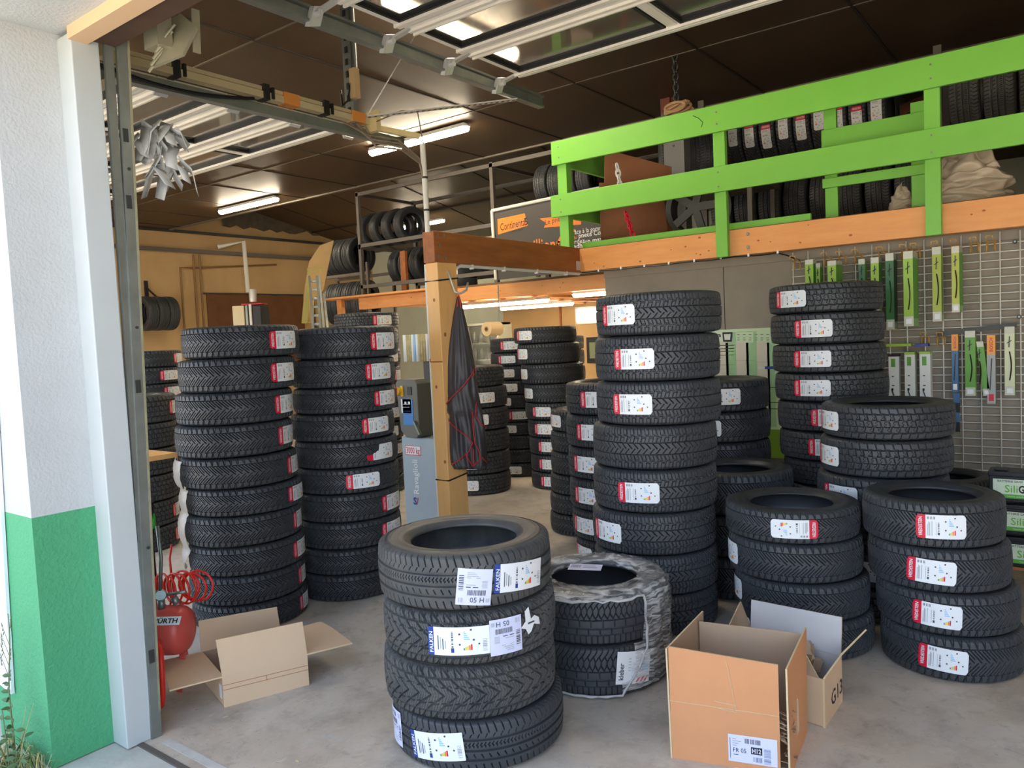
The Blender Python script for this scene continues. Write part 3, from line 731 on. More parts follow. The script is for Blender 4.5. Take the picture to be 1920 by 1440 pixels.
# end box, arm and cables of the operator
b = MB(); b.box(-3.53, -3.42, 3.30, 3.335, 2.77, 2.89); b.bar((-3.47, 3.33, 2.80), (-3.32, 3.56, 2.76), .03, .03); child(b, 'operator_arm', M('beige_plate', (214, 196, 140), .5), doorL)
b = MB()
for k in range(4):
    b.tube([(-3.5 + .01 * k, 3.1 + .05 * k, 2.80), (-3.45, 3.25 + .02 * k, 2.74 - .02 * k), (-3.36 + .006 * k, 3.42, 2.72 - .02 * k), (-3.31, 3.54, 2.62 - .01 * k), (-3.305, 3.56, 2.5)], .006, 0, 6)
b.tube([(-3.42, 3.3, 2.82), (-3.40, 3.5, 2.92), (-3.36, 3.6, 2.92), (-3.34, 3.62, 2.7)], .004, 0, 6)
child(b, 'cable', M('grey_brown_cable', (120, 104, 84), .5), doorL)
# perforated hanger and braces
t = thing('steel_hanger', (-3.5, 3.2, 2.8), 'perforated steel hanger strut dropping from the ceiling to the left door rail', 'hanger')
b = MB(); b.box(-3.54, -3.47, 3.17, 3.205, 2.8, 3.8, 0)
for z in np.arange(2.86, 3.75, .07): b.box(-3.515, -3.495, 3.165, 3.17, z, z + .035, 1)
b.tube([(-3.46, 3.19, 3.8), (-3.46, 3.19, 3.1)], .014, 0, 8); child(b, 'strut', [STEEL, BLACK], t)
b = MB(); b.box(-3.46, -3.415, 3.14, 3.18, 2.93, 3.10); child(b, 'switch_box', M('tan_box', (196, 164, 120), .5), t)
b = MB(); b.tube([(-3.45, 3.15, 3.05), (-3.47, 3.13, 2.92), (-3.52, 3.13, 2.90), (-3.55, 3.15, 3.0)], .006, 0, 6); child(b, 'cable', BLACK, t)
for nm, q, lb in (('brace', (-2.9, 4.02, 2.99), 'perforated steel brace running to the right door rail'), ('brace', (-3.1, 3.75, 3.79), 'perforated steel brace running up to the ceiling')):
    a = np.array((-3.44, 3.24, 2.84)); q = np.array(q, float); b = MB(); b.bar(a, q, .05, .006, 0); d = q - a
    for k in range(26):
        c = a + d * (k + .5) / 26; b.bar(c - d * .008 - (0, 0, .0035), c + d * .008 - (0, 0, .0035), .012, .003, 1)
    tag(b.build('steel_brace', [_mats['bright_zinc'], BLACK]), lb, 'brace')
# conduit rising from the brown beam
b = MB(); b.tube([(-3.30, 3.57, 2.17), (-3.305, 3.57, 2.71)], .017, 0, 10)
for z in (2.3, 2.5): b.tube([(-3.3, 3.57, z), (-3.3, 3.57, z + .012)], .019, 1, 10)
tag(b.build('conduit', [WPLAS, BLACK]), 'white upright plastic conduit rising from the end of the brown beam', 'pipe')
# lamps
GLOW = M('lamp_glow', (255, 246, 228), .4, emit=((255, 238, 208), LAMP))
def lamp(a, c, label, group='tube lamps', r=.052):
    a, c = np.array(a, float), np.array(c, float); t = thing('tube_lamp', (a + c) / 2, label, 'lamp', group)
    d = (c - a) / np.linalg.norm(c - a); u = np.array((0, 0, 1.)); s = np.cross(d, u)
    def prism(pr, e0, e1, mat, nm):
        b = MB(); vs = []; k = len(pr)
        for (q, sc) in ((a - d * e0, .45), (a + d * .02, 1), (c - d * .02, 1), (c + d * e1, .45)):
            for (x, z) in pr: vs.append(q + s * x * sc + u * z * (sc if sc < 1 else 1))
        fs = [(i * k + j, i * k + (j + 1) % k, (i + 1) * k + (j + 1) % k, (i + 1) * k + j) for i in range(3) for j in range(k)] + [tuple(range(k))[::-1], tuple(3 * k + j for j in range(k))]
        b.add(vs, fs); child(b, nm, mat, t)
    prism([(r * math.cos(x), r * .9 * math.sin(x) - .005) for x in np.linspace(math.pi, 2 * math.pi, 9)], .0, .0, GLOW, 'diffuser')
    prism([(-r * 1.05, 0), (r * 1.05, 0), (r * .8, .04), (-r * .8, .04)], .012, .012, WPLAS, 'housing')
    return t
lamp((-6.79, 6.43, 3.745), (-5.29, 6.43, 3.745), 'long bright tube lamp under the ceiling above the grey rack')
lamp((-11.31, 7.32, 3.745), (-9.81, 7.32, 3.745), 'tube lamp on the ceiling at the far left wall')
lamp((-3.66, 3.67, 3.74), (-3.66, 5.08, 3.74), 'tube lamp seen through the glazed door overhead')
lamp((-10.9, 3.6, 3.74), (-9.4, 3.6, 3.74), 'added unseen tube lamp above the raised left bay door')  # extra lamp, out of view, added to brighten the interior
lamp((-7.4, 2.6, 3.74), (-5.9, 2.6, 3.74), 'added fill tube lamp hidden above the left door panels')  # another added lamp, never seen, lifting the light in the left bay
lamp((2.3, 2.2, 3.74), (2.3, 3.7, 3.74), 'added out-of-frame tube lamp above the far right end of the door')  # fill lamp added beyond the frame edge to light the front of the shop
pR = py(832, 412, 11.2)
lamp(pR - (1.3, 0, 0), pR, 'small bright tube lamp behind the rack')
for (q, Y, L, lb) in (((945, 574), 8.5, 1.5, 'tube lamp under the rear mezzanine right of the post'), ((1005, 588), 10.0, 1.4, 'second tube lamp deeper under the rear mezzanine'), ((1122, 553), 7.9, 1.5, 'tube lamp at the right under the rear mezzanine')):
    c = py(*q, Y)
    if q[0] > 1100: lamp((c[0] - .35, Y, 1.968), (c[0] + 1.1, Y, 1.968), lb, 'tube lamps under the mezzanine', .04)
    else: lamp((c[0] - L / 2, Y, 1.968), (c[0] + L / 2, Y, 1.968), lb, 'tube lamps under the mezzanine', .04)
# bundle of rags hanging on the door track
b = MB()
for k in range(26):
    a = rnd.uniform(0, 6.28); p = np.array((-2.96 + rnd.uniform(-.05, .03), 1.66 + rnd.uniform(-.06, .08), 2.33 + rnd.uniform(-.1, .1)))
    q = p + (.06 * math.cos(a), .06 * math.sin(a), -rnd.uniform(.05, .14)); w_ = rnd.uniform(.02, .035); d = np.array((math.sin(a) * w_, -math.cos(a) * w_, .01))
    m_ = (p + q) / 2 + (rnd.uniform(-.02, .02), rnd.uniform(-.02, .02), .02)
    b.add([p - d, p + d, m_ + d, m_ - d, q + d * .8, q - d * .8], [(0, 1, 2, 3), (3, 2, 4, 5)], 0)
o = b.build('rag_bundle', M('grey_film', (196, 196, 192), .35, var=(12, (160, 160, 156), .6)), smooth=True)
md = o.modifiers.new('thick', 'SOLIDIFY'); md.thickness = .003
tag(o, 'bunch of crumpled grey plastic strips hanging behind the door track', 'rags')
# ================================================================== FRONT MEZZANINE
YJ = 5.30
def knots(b, x0, x1, y, z0, z1, n, m=1):
    for _ in range(n):
        x, z, r = rnd.uniform(x0, x1), rnd.uniform(z0, z1), rnd.uniform(.004, .008)
        b.add([(x + r * 1.4 * math.cos(t), y, z + r * math.sin(t)) for t in np.linspace(0, 2 * math.pi, 9)[:-1]], [tuple(range(8))], m)
b = MB(); b.box(-3.30, XR, YJ, YJ + .09, ZM0, ZM1, 0); knots(b, -3.2, .4, YJ - .001, ZM0 + .02, ZM1 - .02, 22)
for x in (-2.05, -1.9): b.tube([(x, YJ - .006, 2.13), (x, YJ, 2.13)], .012, 2, 8); b.tube([(x, YJ - .006, 2.04), (x, YJ, 2.04)], .012, 2, 8)
struct(b, 'beam_front', [WOOD, KNOT, STEEL], 'orange timber beam along the front of the mezzanine', 'beam', bevel=.003)
t = thing('timber_beam', (-3.36, 4.4, ZM0), 'brown timber beam reaching forward from mezzanine to post', 'beam')
b = MB(); b.box(-3.362, -3.266, 3.584, 5.36, 1.985, 2.178); child(b, 'beam', WOODD, t, bevel=.004)
b = MB()
for (y, z) in ((3.62, 2.15), (3.63, 2.09), (3.615, 2.02), (3.68, 2.155), (3.68, 2.01)): b.tube([(-3.267, y, z), (-3.26, y, z)], .009, 0, 8)
child(b, 'screw', STEEL, t)
b = MB(); b.box(-3.267, -3.26, 5.24, 5.30, 2.0, 2.07)
for i in range(3): b.box(-3.26, -3.257, 5.25, 5.29, 2.008 + .02 * i, 2.016 + .02 * i)
child(b, 'nail_plate', _mats['bright_zinc'], t)
b = MB(); b.tube([(-3.28, 3.80, 1.955), (-3.28, 3.84, 1.972), (-3.28, 4.2, 1.972), (-3.28, 5.3, 1.972)], .011, 0, 8)
for y in (3.95, 4.3, 4.7, 5.1): b.box(-3.295, -3.267, y, y + .015, 1.955, 1.985)
tag(b.build('conduit', WPLAS), 'white conduit clipped under the brown beam', 'pipe')
t = thing('timber_post', (-3.33, 3.69, 0), 'square pale timber post carrying the brown beam', 'post')
xq = py(797.5, 497, 3.606)[0]
b = MB(); b.box(xq, -3.268, 3.606, 3.79, 0, 1.985, 0)
for (x, z) in ((xq + .04, 1.2), (xq + .08, .72), (xq + .06, 1.75)): b.add([(x + .010 * math.cos(q), 3.605, z + .012 * math.sin(q)) for q in np.linspace(0, 6.283, 9)[:-1]], [tuple(range(8))], 1)
b.add([(-3.267, 3.645 + .011 * math.cos(q), 1.53 + .014 * math.sin(q)) for q in np.linspace(0, 6.283, 11)[:-1]], [tuple(range(10))], 1)
child(b, 'post', [WOODY, KNOT], t, bevel=.004)
for z in (1.87, .60):
    b = MB(); h = .005
    b.tube([(xq - .003, 3.603, z), (-3.265, 3.603, z), (-3.265, 3.793, z + .02), (xq - .003, 3.793, z)], h, 0, 6, True); child(b, 'black_strap', BLACK, t)
b = MB(); b.tube([(xq, 3.604, 1.38), (xq, 3.604, 1.36), (-3.266, 3.604, 1.36)], .003); child(b, 'string', KNOT, t)
b = MB(); b.tube([(xq - .012, 3.62, .0), (xq - .012, 3.62, 1.98)], .009); tag(b.build('conduit', WPLAS), 'white conduit running down the left of the timber post', 'pipe')
# cable with clips along the bottom of the beam
b = MB(); b.tube([(-3.25, YJ - .006, ZM0 - .01)] + [(-3.2 + .1 * i, YJ - .006, ZM0 - .012 + .004 * math.sin(i * 1.7)) for i in range(16)] + [(-1.65, YJ + .05, ZM0 - .03), (-1.58, YJ + .1, ZM0 - .07)], .005, 0, 6)
for i in range(8): b.box(-3.1 + .2 * i, -3.088 + .2 * i, YJ - .014, YJ, ZM0 - .016, ZM0 + .004, 1)
tag(b.build('clipped_cable', [BLACK, PAPER]), 'thin dark cable clipped under the orange front beam', 'cable')
# green guard rail
t = thing('guard_rail', (-1.5, YJ - .05, ZM0), 'lime green board guard rail along the mezzanine edge', 'railing')
for (z0, z1, x0) in ((2.845, 3.03, -3.45), (2.435, 2.61, -3.475)):
    b = MB(); b.box(x0, XR, YJ - .075, YJ - .045, z0, z1); child(b, 'rail_board', GLIME, t, bevel=.004)
def post(x, z0, z1, y0=YJ - .045, y1=YJ, w_=.085, par=None):
    b = MB(); b.box(x - w_ / 2, x + w_ / 2, y0, y1, z0, z1); child(b, 'post', GLIME, par or t, bevel=.003)
xp1, xp2 = py(1356, 400, YJ)[0], py(1751, 330, YJ)[0]
post(xp1, ZM0 - .005, 2.9); post(xp2, ZM0 - .005, 2.9); post(-3.375, ZM1, 2.9, YJ - .045, YJ + .03)
post(1.7, ZM0, 2.9)
b = MB(); b.tube([(xp1 - .17, YJ - .0755, 2.99), (xp1 - .13, YJ - .0755, 2.965), (xp1 - .1, YJ - .0755, 2.93), (xp1 - .11, YJ - .0755, 2.90)], .0025, 0, 5); child(b, 'crack', M('dark_crack', (40, 60, 30), .7), t)
b = MB()
for x in (-3.38, xp1, xp2):
    for z in (2.9, 2.98, 2.47, 2.57): b.tube([(x, YJ - .079, z), (x, YJ - .075, z)], .006, 0, 8)
child(b, 'screw', STEEL, t)
# return of the rail into the depth
yq = px(1150, 380, -3.40)[1]
for (z0, z1) in ((2.845, 3.02), (2.435, 2.60)):
    b = MB(); b.box(-3.42, -3.39, YJ, yq, z0, z1); child(b, 'return_board', GLIME, t)
post(-3.40, ZM1, 2.88, yq - .04, yq + .04, .07)
b = MB(); b.box(-3.3, xp2 - .75, YJ + .10, YJ + .13, ZM1, ZM1 + .06); child(b, 'kick_board', GLIME, t)
# gate leaf slid behind the rail
t2 = thing('rail_gate', (-1.4, 5.6, ZM1 + .02), 'green boarded gate leaf parked behind the front rail', 'gate')
YG = 5.55
gx0, gx1 = py(1543, 300, YG)[0], py(1738, 300, YG)[0]
for (ya, yb) in ((246, 312), (337, 358)):
    za, zb = py(1543, ya, YG)[2], py(1543, yb, YG)[2]
    b = MB(); b.box(gx0, gx1, YG - .03, YG, zb if zb > 2.45 else 2.40, za); child(b, 'gate_board', GLIME, t2, bevel=.003)
for x, zt in ((gx0 + .05, 2.98), (gx1 - .05, 2.86)):
    b = MB(); b.box(x - .04, x + .04, YG, YG + .035, ZM1 + .02, zt); child(b, 'gate_post', GLIME, t2)
# deck and the panel wall under the front mezzanine
b = MB(); b.box(-3.32, XR, YJ + .09, YB, ZM1 - .03, ZM1 + .015); b.box(-8.9, -3.3, 7.7, YB, ZM1 - .03, ZM1 + .015)
struct(b, 'floor_mezzanine', M('mezzanine_boards', (120, 96, 70), .7, var=(4, (92, 74, 54), .6)), 'timber deck of the mezzanine', 'mezzanine floor')
b = MB(); b.box(-3.13, XR, 5.45, 5.52, 0, ZM1 - .03, 0)
for x in (py(1358, 560, 5.45)[0], .0, 1.2): b.box(x - .003, x + .003, 5.449, 5.45, 0, ZM1 - .04, 1)
b.box(-3.13, XR, 5.435, 5.45, 1.93, 1.99, 0)
struct(b, 'wall_panel', [GPAN, SEAM], 'grey board wall under the mezzanine', 'wall')
b = MB(); b.box(-3.13, -3.06, 5.52, 12.2, 0, ZM1 - .03); struct(b, 'wall_side', TAN, 'tan side wall under the mezzanine')
# ---- things standing on the front mezzanine
b = MB(); b.slab([(-3.22, 5.62, 2.19), (-2.80, 6.04, 2.19), (-2.82, 6.10, 2.86), (-3.24, 5.72, 3.02)], .012); b.slab([(-3.24, 5.60, 2.19), (-2.82, 6.0, 2.19), (-2.86, 6.0, 2.72), (-3.27, 5.66, 2.74)], .012)
tag(b.build('cardboard_sheet', M('brown_cardboard', (140, 92, 60), .75, var=(3, (116, 74, 48), .6))), 'brown cardboard sheets leaning behind the green rail', 'cardboard')
def chain(name, a, c, mat, label, n, r=.022):
    a, c = np.array(a, float), np.array(c, float); d = (c - a) / np.linalg.norm(c - a); b = MB(); L = np.linalg.norm(c - a) / n
    s1 = np.cross(d, (0, 1, 0)); s1 /= np.linalg.norm(s1); s2 = np.cross(d, s1)
    for i in range(n):
        m_ = a + d * L * (i + .5); s = s1 if i % 2 else s2
        b.tube([m_ + d * L * .72 * math.cos(q) + s * r * .55 * math.sin(q) for q in np.linspace(0, 2 * math.pi, 13)[:-1]], r * .2, 0, 6, True)
    tag(b.build(name, mat), label, 'chain')
p0 = py(1157, 318, 5.44); p1 = py(1164, 348, 5.44)
chain('plastic_chain', p0 + (0, 0, .04), p1 - (0, 0, .06), PAPER, 'white plastic chain hanging at the inner green rail post', 5, .034)
p0 = py(1173, 398, 5.44); p1 = py(1187, 442, 5.44)
chain('plastic_chain', p0, p1, PRED, 'red plastic chain hanging before the cardboard sheets', 6, .034)
b = MB(); YCO = 6.3; cx0, cx1 = py(1245, 300, YCO)[0], py(1283, 300, YCO)[0]
b.box(cx0, cx1, YCO, YCO + .12, ZM1 + .015, 3.32, 0)
for z in (3.08, 2.5): b.tube([((cx0 + cx1) / 2, YCO - .004, z), ((cx0 + cx1) / 2, YCO, z)], .01, 1)
b.bar((cx0 - .02, YCO + .03, 3.36), (cx1 + .16, YCO + .05, 3.24), .05, .05, 1)
tag(b.build('steel_column', [M('grey_paint', (110, 110, 112), .5), BLACK]), 'grey flat steel column standing behind the green rail', 'column')
pc = py(1275, 205, 6.2); p0 = py(1270, 70, 6.2)
chain('steel_chain', (pc[0] - .03, 6.2, p0[2]), (pc[0] - .03, 6.2, pc[2]), STEELD, 'dark steel chain hanging from the ceiling to the column', 14, .04)
b = MB()
for k in range(5): b.tube([(pc[0] + .09 * math.cos(q) * (1 + .1 * k), 6.1 + .02 * k, pc[2] + .035 * math.sin(q + k)) for q in np.linspace(0, 6.28, 17)[:-1]], .012, 0, 6, True)
tag(b.build('rope_coil', M('tan_rope', (176, 140, 104), .8)), 'coiled tan rope on top of the grey column', 'rope')
# tyres on the mezzanine
def upright(x, Y, z, R, w_, kind, label, group, labels=(), yaw=0.0, dusty=0):
    """tyre standing on its tread, axle along x (turned by yaw)"""
    return tyre((x, Y, z + R), R, w_, kind, label, group, rot=(0, math.pi / 2, yaw), labels=labels, dusty=dusty, spin=rnd.uniform(0, 6))
SHELF = 3.0
xs0 = py(1392, 235, 7.3)[0]; zl = py(1500, 228, 7.3)[2]
for i in range(9):
    x = xs0 + .158 * (i - .6)
    upright(x, 7.62, SHELF, .33, .156, 'chevron', 'small tyre with white label, %s from left in the upright row on the mezzanine' % (['first'] + ORD[1:])[i], 'upright labelled tyres on the mezzanine rack', labels=[('red', math.pi + 1.72 + .06 * ((i * 37) % 5 - 2), False, 0, 0)] )
b = MB()
for Y in (7.45, 7.85): b.bar((xs0 - .5, Y, SHELF - .03), (xs0 + 3.6, Y, SHELF - .03), .04, .05); b.bar((xs0 - .5, Y, 2.3), (xs0 + 3.6, Y, 2.3), .04, .05)
for x in (xs0 - .45, xs0 + 1.62, xs0 + 3.5):
    for Y in (7.42, 7.88): b.box(x - .03, x + .03, Y - .02, Y + .02, ZM1 + .015, 3.74)
tag(b.build('tyre_rack', RACK), 'grey steel tyre rack on the mezzanine behind the green rail', 'rack')
for i in range(6):
    upright(xs0 + 1.82 + .24 * i, 7.62, SHELF, .36, .225, 'rib', 'large dull tyre, %s from left at the right end of the mezzanine rack' % (['first'] + ORD[1:])[i], 'large tyres at the right of the mezzanine rack', dusty=1)
for i in range(10):
    upright(xs0 - .25 + .235 * i, 7.62, 2.325, .31, .215, 'rib', 'dark tyre, %s from left on the low rail of the mezzanine rack' % (['first'] + ORD[1:])[i], 'tyres low on the mezzanine rack')
for i in range(3):
    q = py(1330 + 34 * i, 300, 6.75)
    upright(q[0] - .45, 6.9 + .05 * i, ZM1 + .62, .30, .2, 'rib', 'dark tyre, %s standing behind the grey steel column' % ['first', 'second', 'third'][i], 'tyres behind the steel column', yaw=.5)
b = MB(); q = py(1330, 300, 6.75)
b.box(q[0] - .75, q[0] + .45, 6.6, 7.3, ZM1 + .57, ZM1 + .62); 
for dx in (-.7, .4):
    for Y in (6.65, 7.25): b.box(q[0] + dx - .02, q[0] + dx + .02, Y - .02, Y + .02, ZM1 + .015, ZM1 + .57)
tag(b.build('low_shelf', RACK), 'low grey shelf behind the steel column on the mezzanine', 'shelf')
# alloy wheel lying behind the rail
q = py(1308, 385, 5.75) + np.array((0, 0, 0)); t = thing('alloy_wheel', (q[0], 5.75, ZM1 + .02), 'dusty alloy wheel leaning behind the green rail post', 'wheel')
b = MB(); c0 = (q[0], 5.75, ZM1 + .26)
b.lathe([(.235, -.08), (.24, -.07), (.21, -.05), (.21, .06), (.24, .08), (.235, .085), (.2, .06), (.2, -.06), (.235, -.08)], c0, 'y', 32, caps=False); child(b, 'rim', STEELD, t, smooth=True, angle=40)
for k in range(5):
    a = 2 * math.pi * k / 5; b = MB(); b.bar((c0[0], 5.70, c0[2]), (c0[0] + .2 * math.cos(a), 5.69, c0[2] + .2 * math.sin(a)), .06, .02, up=(0, 1, 0)); child(b, 'spoke', STEELD, t)
# plastic sheet
def crumple(name, c, s, mat, label, cat, seed, n=14):
    r = random.Random(seed); vs = []; 
    for i in range(n):
        for j in range(n):
            a = 2 * math.pi * j / n; h = i / (n - 1); rad = math.sin(math.acos(min(1, max(0, h)))) * (1 + .35 * r.uniform(-1, 1))
            vs.append((c[0] + s[0] * rad * math.cos(a), c[1] + s[1] * rad * math.sin(a), c[2] + s[2] * h * (1 + .25 * r.uniform(-1, 1))))
    b = MB(); b.add(vs, [(i * n + j, i * n + (j + 1) % n, (i + 1) * n + (j + 1) % n, (i + 1) * n + j) for i in range(n - 1) for j in range(n)])
    o = b.build(name, mat, smooth=True); o.modifiers.new('soft', 'SUBSURF').render_levels = 2
    return tag(o, label, cat)
FILM = M('milky_film', (214, 200, 178), .3, var=(9, (184, 168, 146), .6))
q = py(1815, 345, 5.8); crumple('plastic_sheet', (q[0], 5.85, ZM1 + .02), (.24, .2, .36), FILM, 'crumpled clear plastic sheet on the mezzanine behind the right rail post', 'plastic sheet', 3, 22)
q = py(1720, 375, 5.8); crumple('plastic_sheet', (q[0] - .10, 5.85, ZM1 + .02), (.08, .1, .2), FILM, 'small crumpled plastic sheet left of the right rail post', 'plastic sheet', 5)
# rusty roof truss beams
for (a, c, lb) in ((((-3.6, 9.4, 3.95)), (1.8, 9.4, 4.18), 'rust red steel roof beam low over the right mezzanine'), ((-3.0, 10.2, 3.6), (1.8, 8.6, 4.4), 'rust red sloping roof brace over the right mezzanine')):
    b = MB(); b.bar(a, c, .1, .12); tag(b.build('roof_beam', M('rust_red_steel', (118, 62, 46), .7)), lb, 'beam')
b = MB(); b.bar((-3.4, 7.3, 2.18), (-3.4, 7.3, 4.4), .1, .1); b.bar((-3.4, 7.3, 3.7), (-3.0, 7.3, 4.3), .04, .04); tag(b.build('roof_post', M('rust_red_steel', (0, 0, 0))), 'rust red upright post behind the hanging chain', 'post')
# ================================================================== REAR MEZZANINE, RACKS, LEFT WALL
YR = 7.6
b = MB(); xl = -8.45
b.box(xl, -3.2, YR, YR + .09, ZM0 - .005, ZM1 - .02, 0); knots(b, xl, -3.3, YR - .001, ZM0 + .02, ZM1 - .05, 14)
struct(b, 'beam_rear', [WOOD, KNOT], 'orange timber beam along the rear mezzanine', 'beam', bevel=.003)
b = MB(); b.box(-9.15, -6.6, YR - .16, YR + .1, ZM1 - .015, ZM1 + .012); b.box(-8.93, -8.83, YR + .0, YR + .07, 1.75, ZM1 - .015)
tag(b.build('shelf_board', WOOD, bevel=.003), 'pale board with a bracket leg lying along the rear beam', 'board')
for i, x in enumerate(np.arange(-8.2, -3.2, .55)):
    b = MB(); b.box(x - .03, x + .03, YR + .09, YB, ZM0 + .02, ZM1 - .03); struct(b, 'beam_joist', WOOD, 'orange timber joist under the rear mezzanine, joist %d from the left end' % (i + 1), 'joist')
b = MB(); b.box(-8.9, -3.14, 11.6, 11.7, 0, ZM0 + .15, 0)
for x in (-7.6, -6.4, -5.3, -4.3): b.box(x - .02, x + .02, 11.585, 11.6, 0, ZM0 + .15, 1)
struct(b, 'wall_partition', [TAN, WOODD], 'tan boarded partition wall at the back under the mezzanine', 'wall')
# bright window at the back, cabinet with glass doors, framed picture
q = py(1108, 600, 11.5)
t = thing('window_1', (q[0], 11.57, q[2] - .06), 'bright window at the back under the mezzanine', 'window', kind='structure')
b = MB(); b.box(q[0] - .35, q[0] + .45, 11.55, 11.6, q[2] - .06, q[2] + .24); child(b, 'window_frame', WPLAS, t)
b = MB(); b.box(q[0] - .31, q[0] + .41, 11.54, 11.548, q[2] - .02, q[2] + .20); child(b, 'window_pane', M('daylit_pane', (240, 244, 240), .3, emit=((236, 244, 240), 3.0)), t)
Yc = 8.9; a0, a1 = py(884, 640, Yc)[0], py(925, 640, Yc)[0]; zt = py(890, 607, Yc)[2]
t = thing('glass_cabinet', ((a0 + a1) / 2, Yc + .15, 0), 'glazed cabinet behind the hanging black apron', 'cabinet')
b = MB(); b.box(a0 - .3, a1 + .1, Yc + .3, Yc + .33, 0, zt); b.box(a0 - .3, a0 - .27, Yc, Yc + .3, 0, zt); b.box(a1 + .07, a1 + .1, Yc, Yc + .3, 0, zt); b.box(a0 - .3, a1 + .1, Yc, Yc + .3, zt - .03, zt)
for z in (.4, .9, 1.15, 1.4): b.box(a0 - .27, a1 + .07, Yc + .02, Yc + .3, z, z + .02)
child(b, 'body', M('pale_green_metal', (158, 160, 140), .5), t)
b = MB(); b.box(a0 - .27, a1 + .07, Yc, Yc + .006, .02, zt - .03); child(b, 'glass_door', GLASS, t)
for i, z in enumerate((.92, 1.17, 1.42)):
    for k in range(4):
        x = a0 - .18 + .13 * k; b = MB(); b.lathe([(.035, 0), (.035, .12), (.02, .15), (.02, .17)], (x, Yc + .15, z), n=12)
        tag(b.build('jar', M('dusty_jar', (140, 146, 124), .4), smooth=True), 'dusty jar on the %s cabinet shelf, %s from the left' % (('lower', 'middle', 'upper')[i], (['first'] + ORD[1:])[k]), 'jar', 'jars in the glass cabinet')
q = py(1112, 670, 11.5); b = MB(); b.box(q[0] - .16, q[0] + .2, 11.56, 11.6, q[2] - .1, q[2] + .35, 0); b.box(q[0] - .10, q[0] + .14, 11.555, 11.56, q[2] - .02, q[2] + .26, 1)
t = tag(b.build('framed_picture', [BLACK, M('picture_green', (120, 130, 100), .6)]), 'dark framed picture on the partition beside the tall dark stack', 'picture')
# roll of paper
c = py(912, 617, 7.3); t = thing('paper_roll', (c[0], 7.3, c[2] - .13), 'big cream paper roll hanging behind the black apron', 'paper roll')
ax = unit2 = np.array((.10, .995, 0)); 
def disc_roll(c, ax, R, r, L):
    b = MB(); n = 28; e1 = np.cross(ax, (0, 0, 1)); e1 /= np.linalg.norm(e1); e2 = np.array((0, 0, 1.)); vs = []
    for (rr, h) in ((r, 0), (R, 0), (R, L), (r, L)):
        for j in range(n):
            a = 2 * math.pi * j / n; vs.append(np.array(c) + ax * h + rr * (math.cos(a) * e1 + math.sin(a) * e2))
    return b.add(vs, [(i * n + j, i * n + (j + 1) % n, ((i + 1) % 4) * n + (j + 1) % n, ((i + 1) % 4) * n + j) for i in range(4) for j in range(n)])
child(disc_roll(c, ax, .085, .02, .22), 'paper', M('cream_paper', (232, 204, 156), .7), t, smooth=True, angle=40)
child(disc_roll(c - ax * .004, ax, .03, .014, .2), 'core', M('cardboard_core', (150, 104, 60), .7), t, smooth=True, angle=40)
b = MB(); b.tube([c + ax * .08, c + ax * .24, c + ax * .24 + (0, 0, .535)], .008); child(b, 'hanger', STEEL, t)
# black apron on its hook
t = thing('hook', (-3.29, 3.70, 1.86), 'chromed double coat hook screwed to the timber post', 'hook')
b = MB(); h0 = px(840, 508, -3.262); h1 = px(846, 545, -3.262)
b.tube([h0, (h0 + h1) / 2 + (.012, 0, 0), h1 + (.03, 0, -.01), h1 + (.055, .03, -.02), h1 + (.06, .08, .0), h1 + (.05, .11, .05)], .007, 0, 8); child(b, 'hook_rod', _mats['bright_zinc'], t, smooth=True)
TA = 4.93
OUT = [(556, 857, 862), (575, 853, 868), (600, 848, 874), (640, 841, 884), (690, 834, 893), (735, 831, 897), (765, 834, 903), (800, 839, 909), (840, 839, 913), (868, 842, 914), (880, 852, 910)]
OUTF = [np.interp(np.linspace(556, 880, 46), [o[0] for o in OUT], [o[k] for o in OUT]) for k in (1, 2)]
OY = np.linspace(556, 880, 46)
def coat_pt(x, y, lift=0.0):
    l, r_ = np.interp(y, OY, OUTF[0]), np.interp(y, OY, OUTF[1]); u = np.clip((x - (l + r_) / 2) / ((r_ - l) / 2), -1, 1)
    thick = .075 * min(1, (y - 540) / 120)
    fold = .012 * math.sin(u * 9 + y * .02) + .008 * math.sin(u * 17 - y * .03)
    if y < 775: fold *= .5
    return pd(x, y, TA - thick * math.sqrt(max(0, 1 - u * u)) + fold * min(1, (y - 550) / 150) - lift - (.018 if 690 + (892 - x) * 1.2 < y < 775 and x < 893 else 0))
apr = thing('apron', (-3.2, 3.75, .7), 'black work apron with red piping hanging from the hook on the post', 'apron')
b = MB(); vs = []; nx = 30
for i, y in enumerate(OY):
    for j in range(nx):
        x = OUTF[0][i] + (OUTF[1][i] - OUTF[0][i]) * j / (nx - 1); vs.append(coat_pt(x, y))
fs = [(i * nx + j, (i + 1) * nx + j, (i + 1) * nx + j + 1, i * nx + j + 1) for i in range(len(OY) - 1) for j in range(nx - 1)]
b.add(vs, fs)
o = cloth = child(b, 'cloth', M('black_cloth', (60, 56, 57), .5, var=(12, (74, 69, 69), .5), bump=(120, .12)), apr, smooth=True)
md = o.modifiers.new('thick', 'SOLIDIFY'); md.thickness = .01
PIPE = M('red_piping', (176, 40, 40), .5)
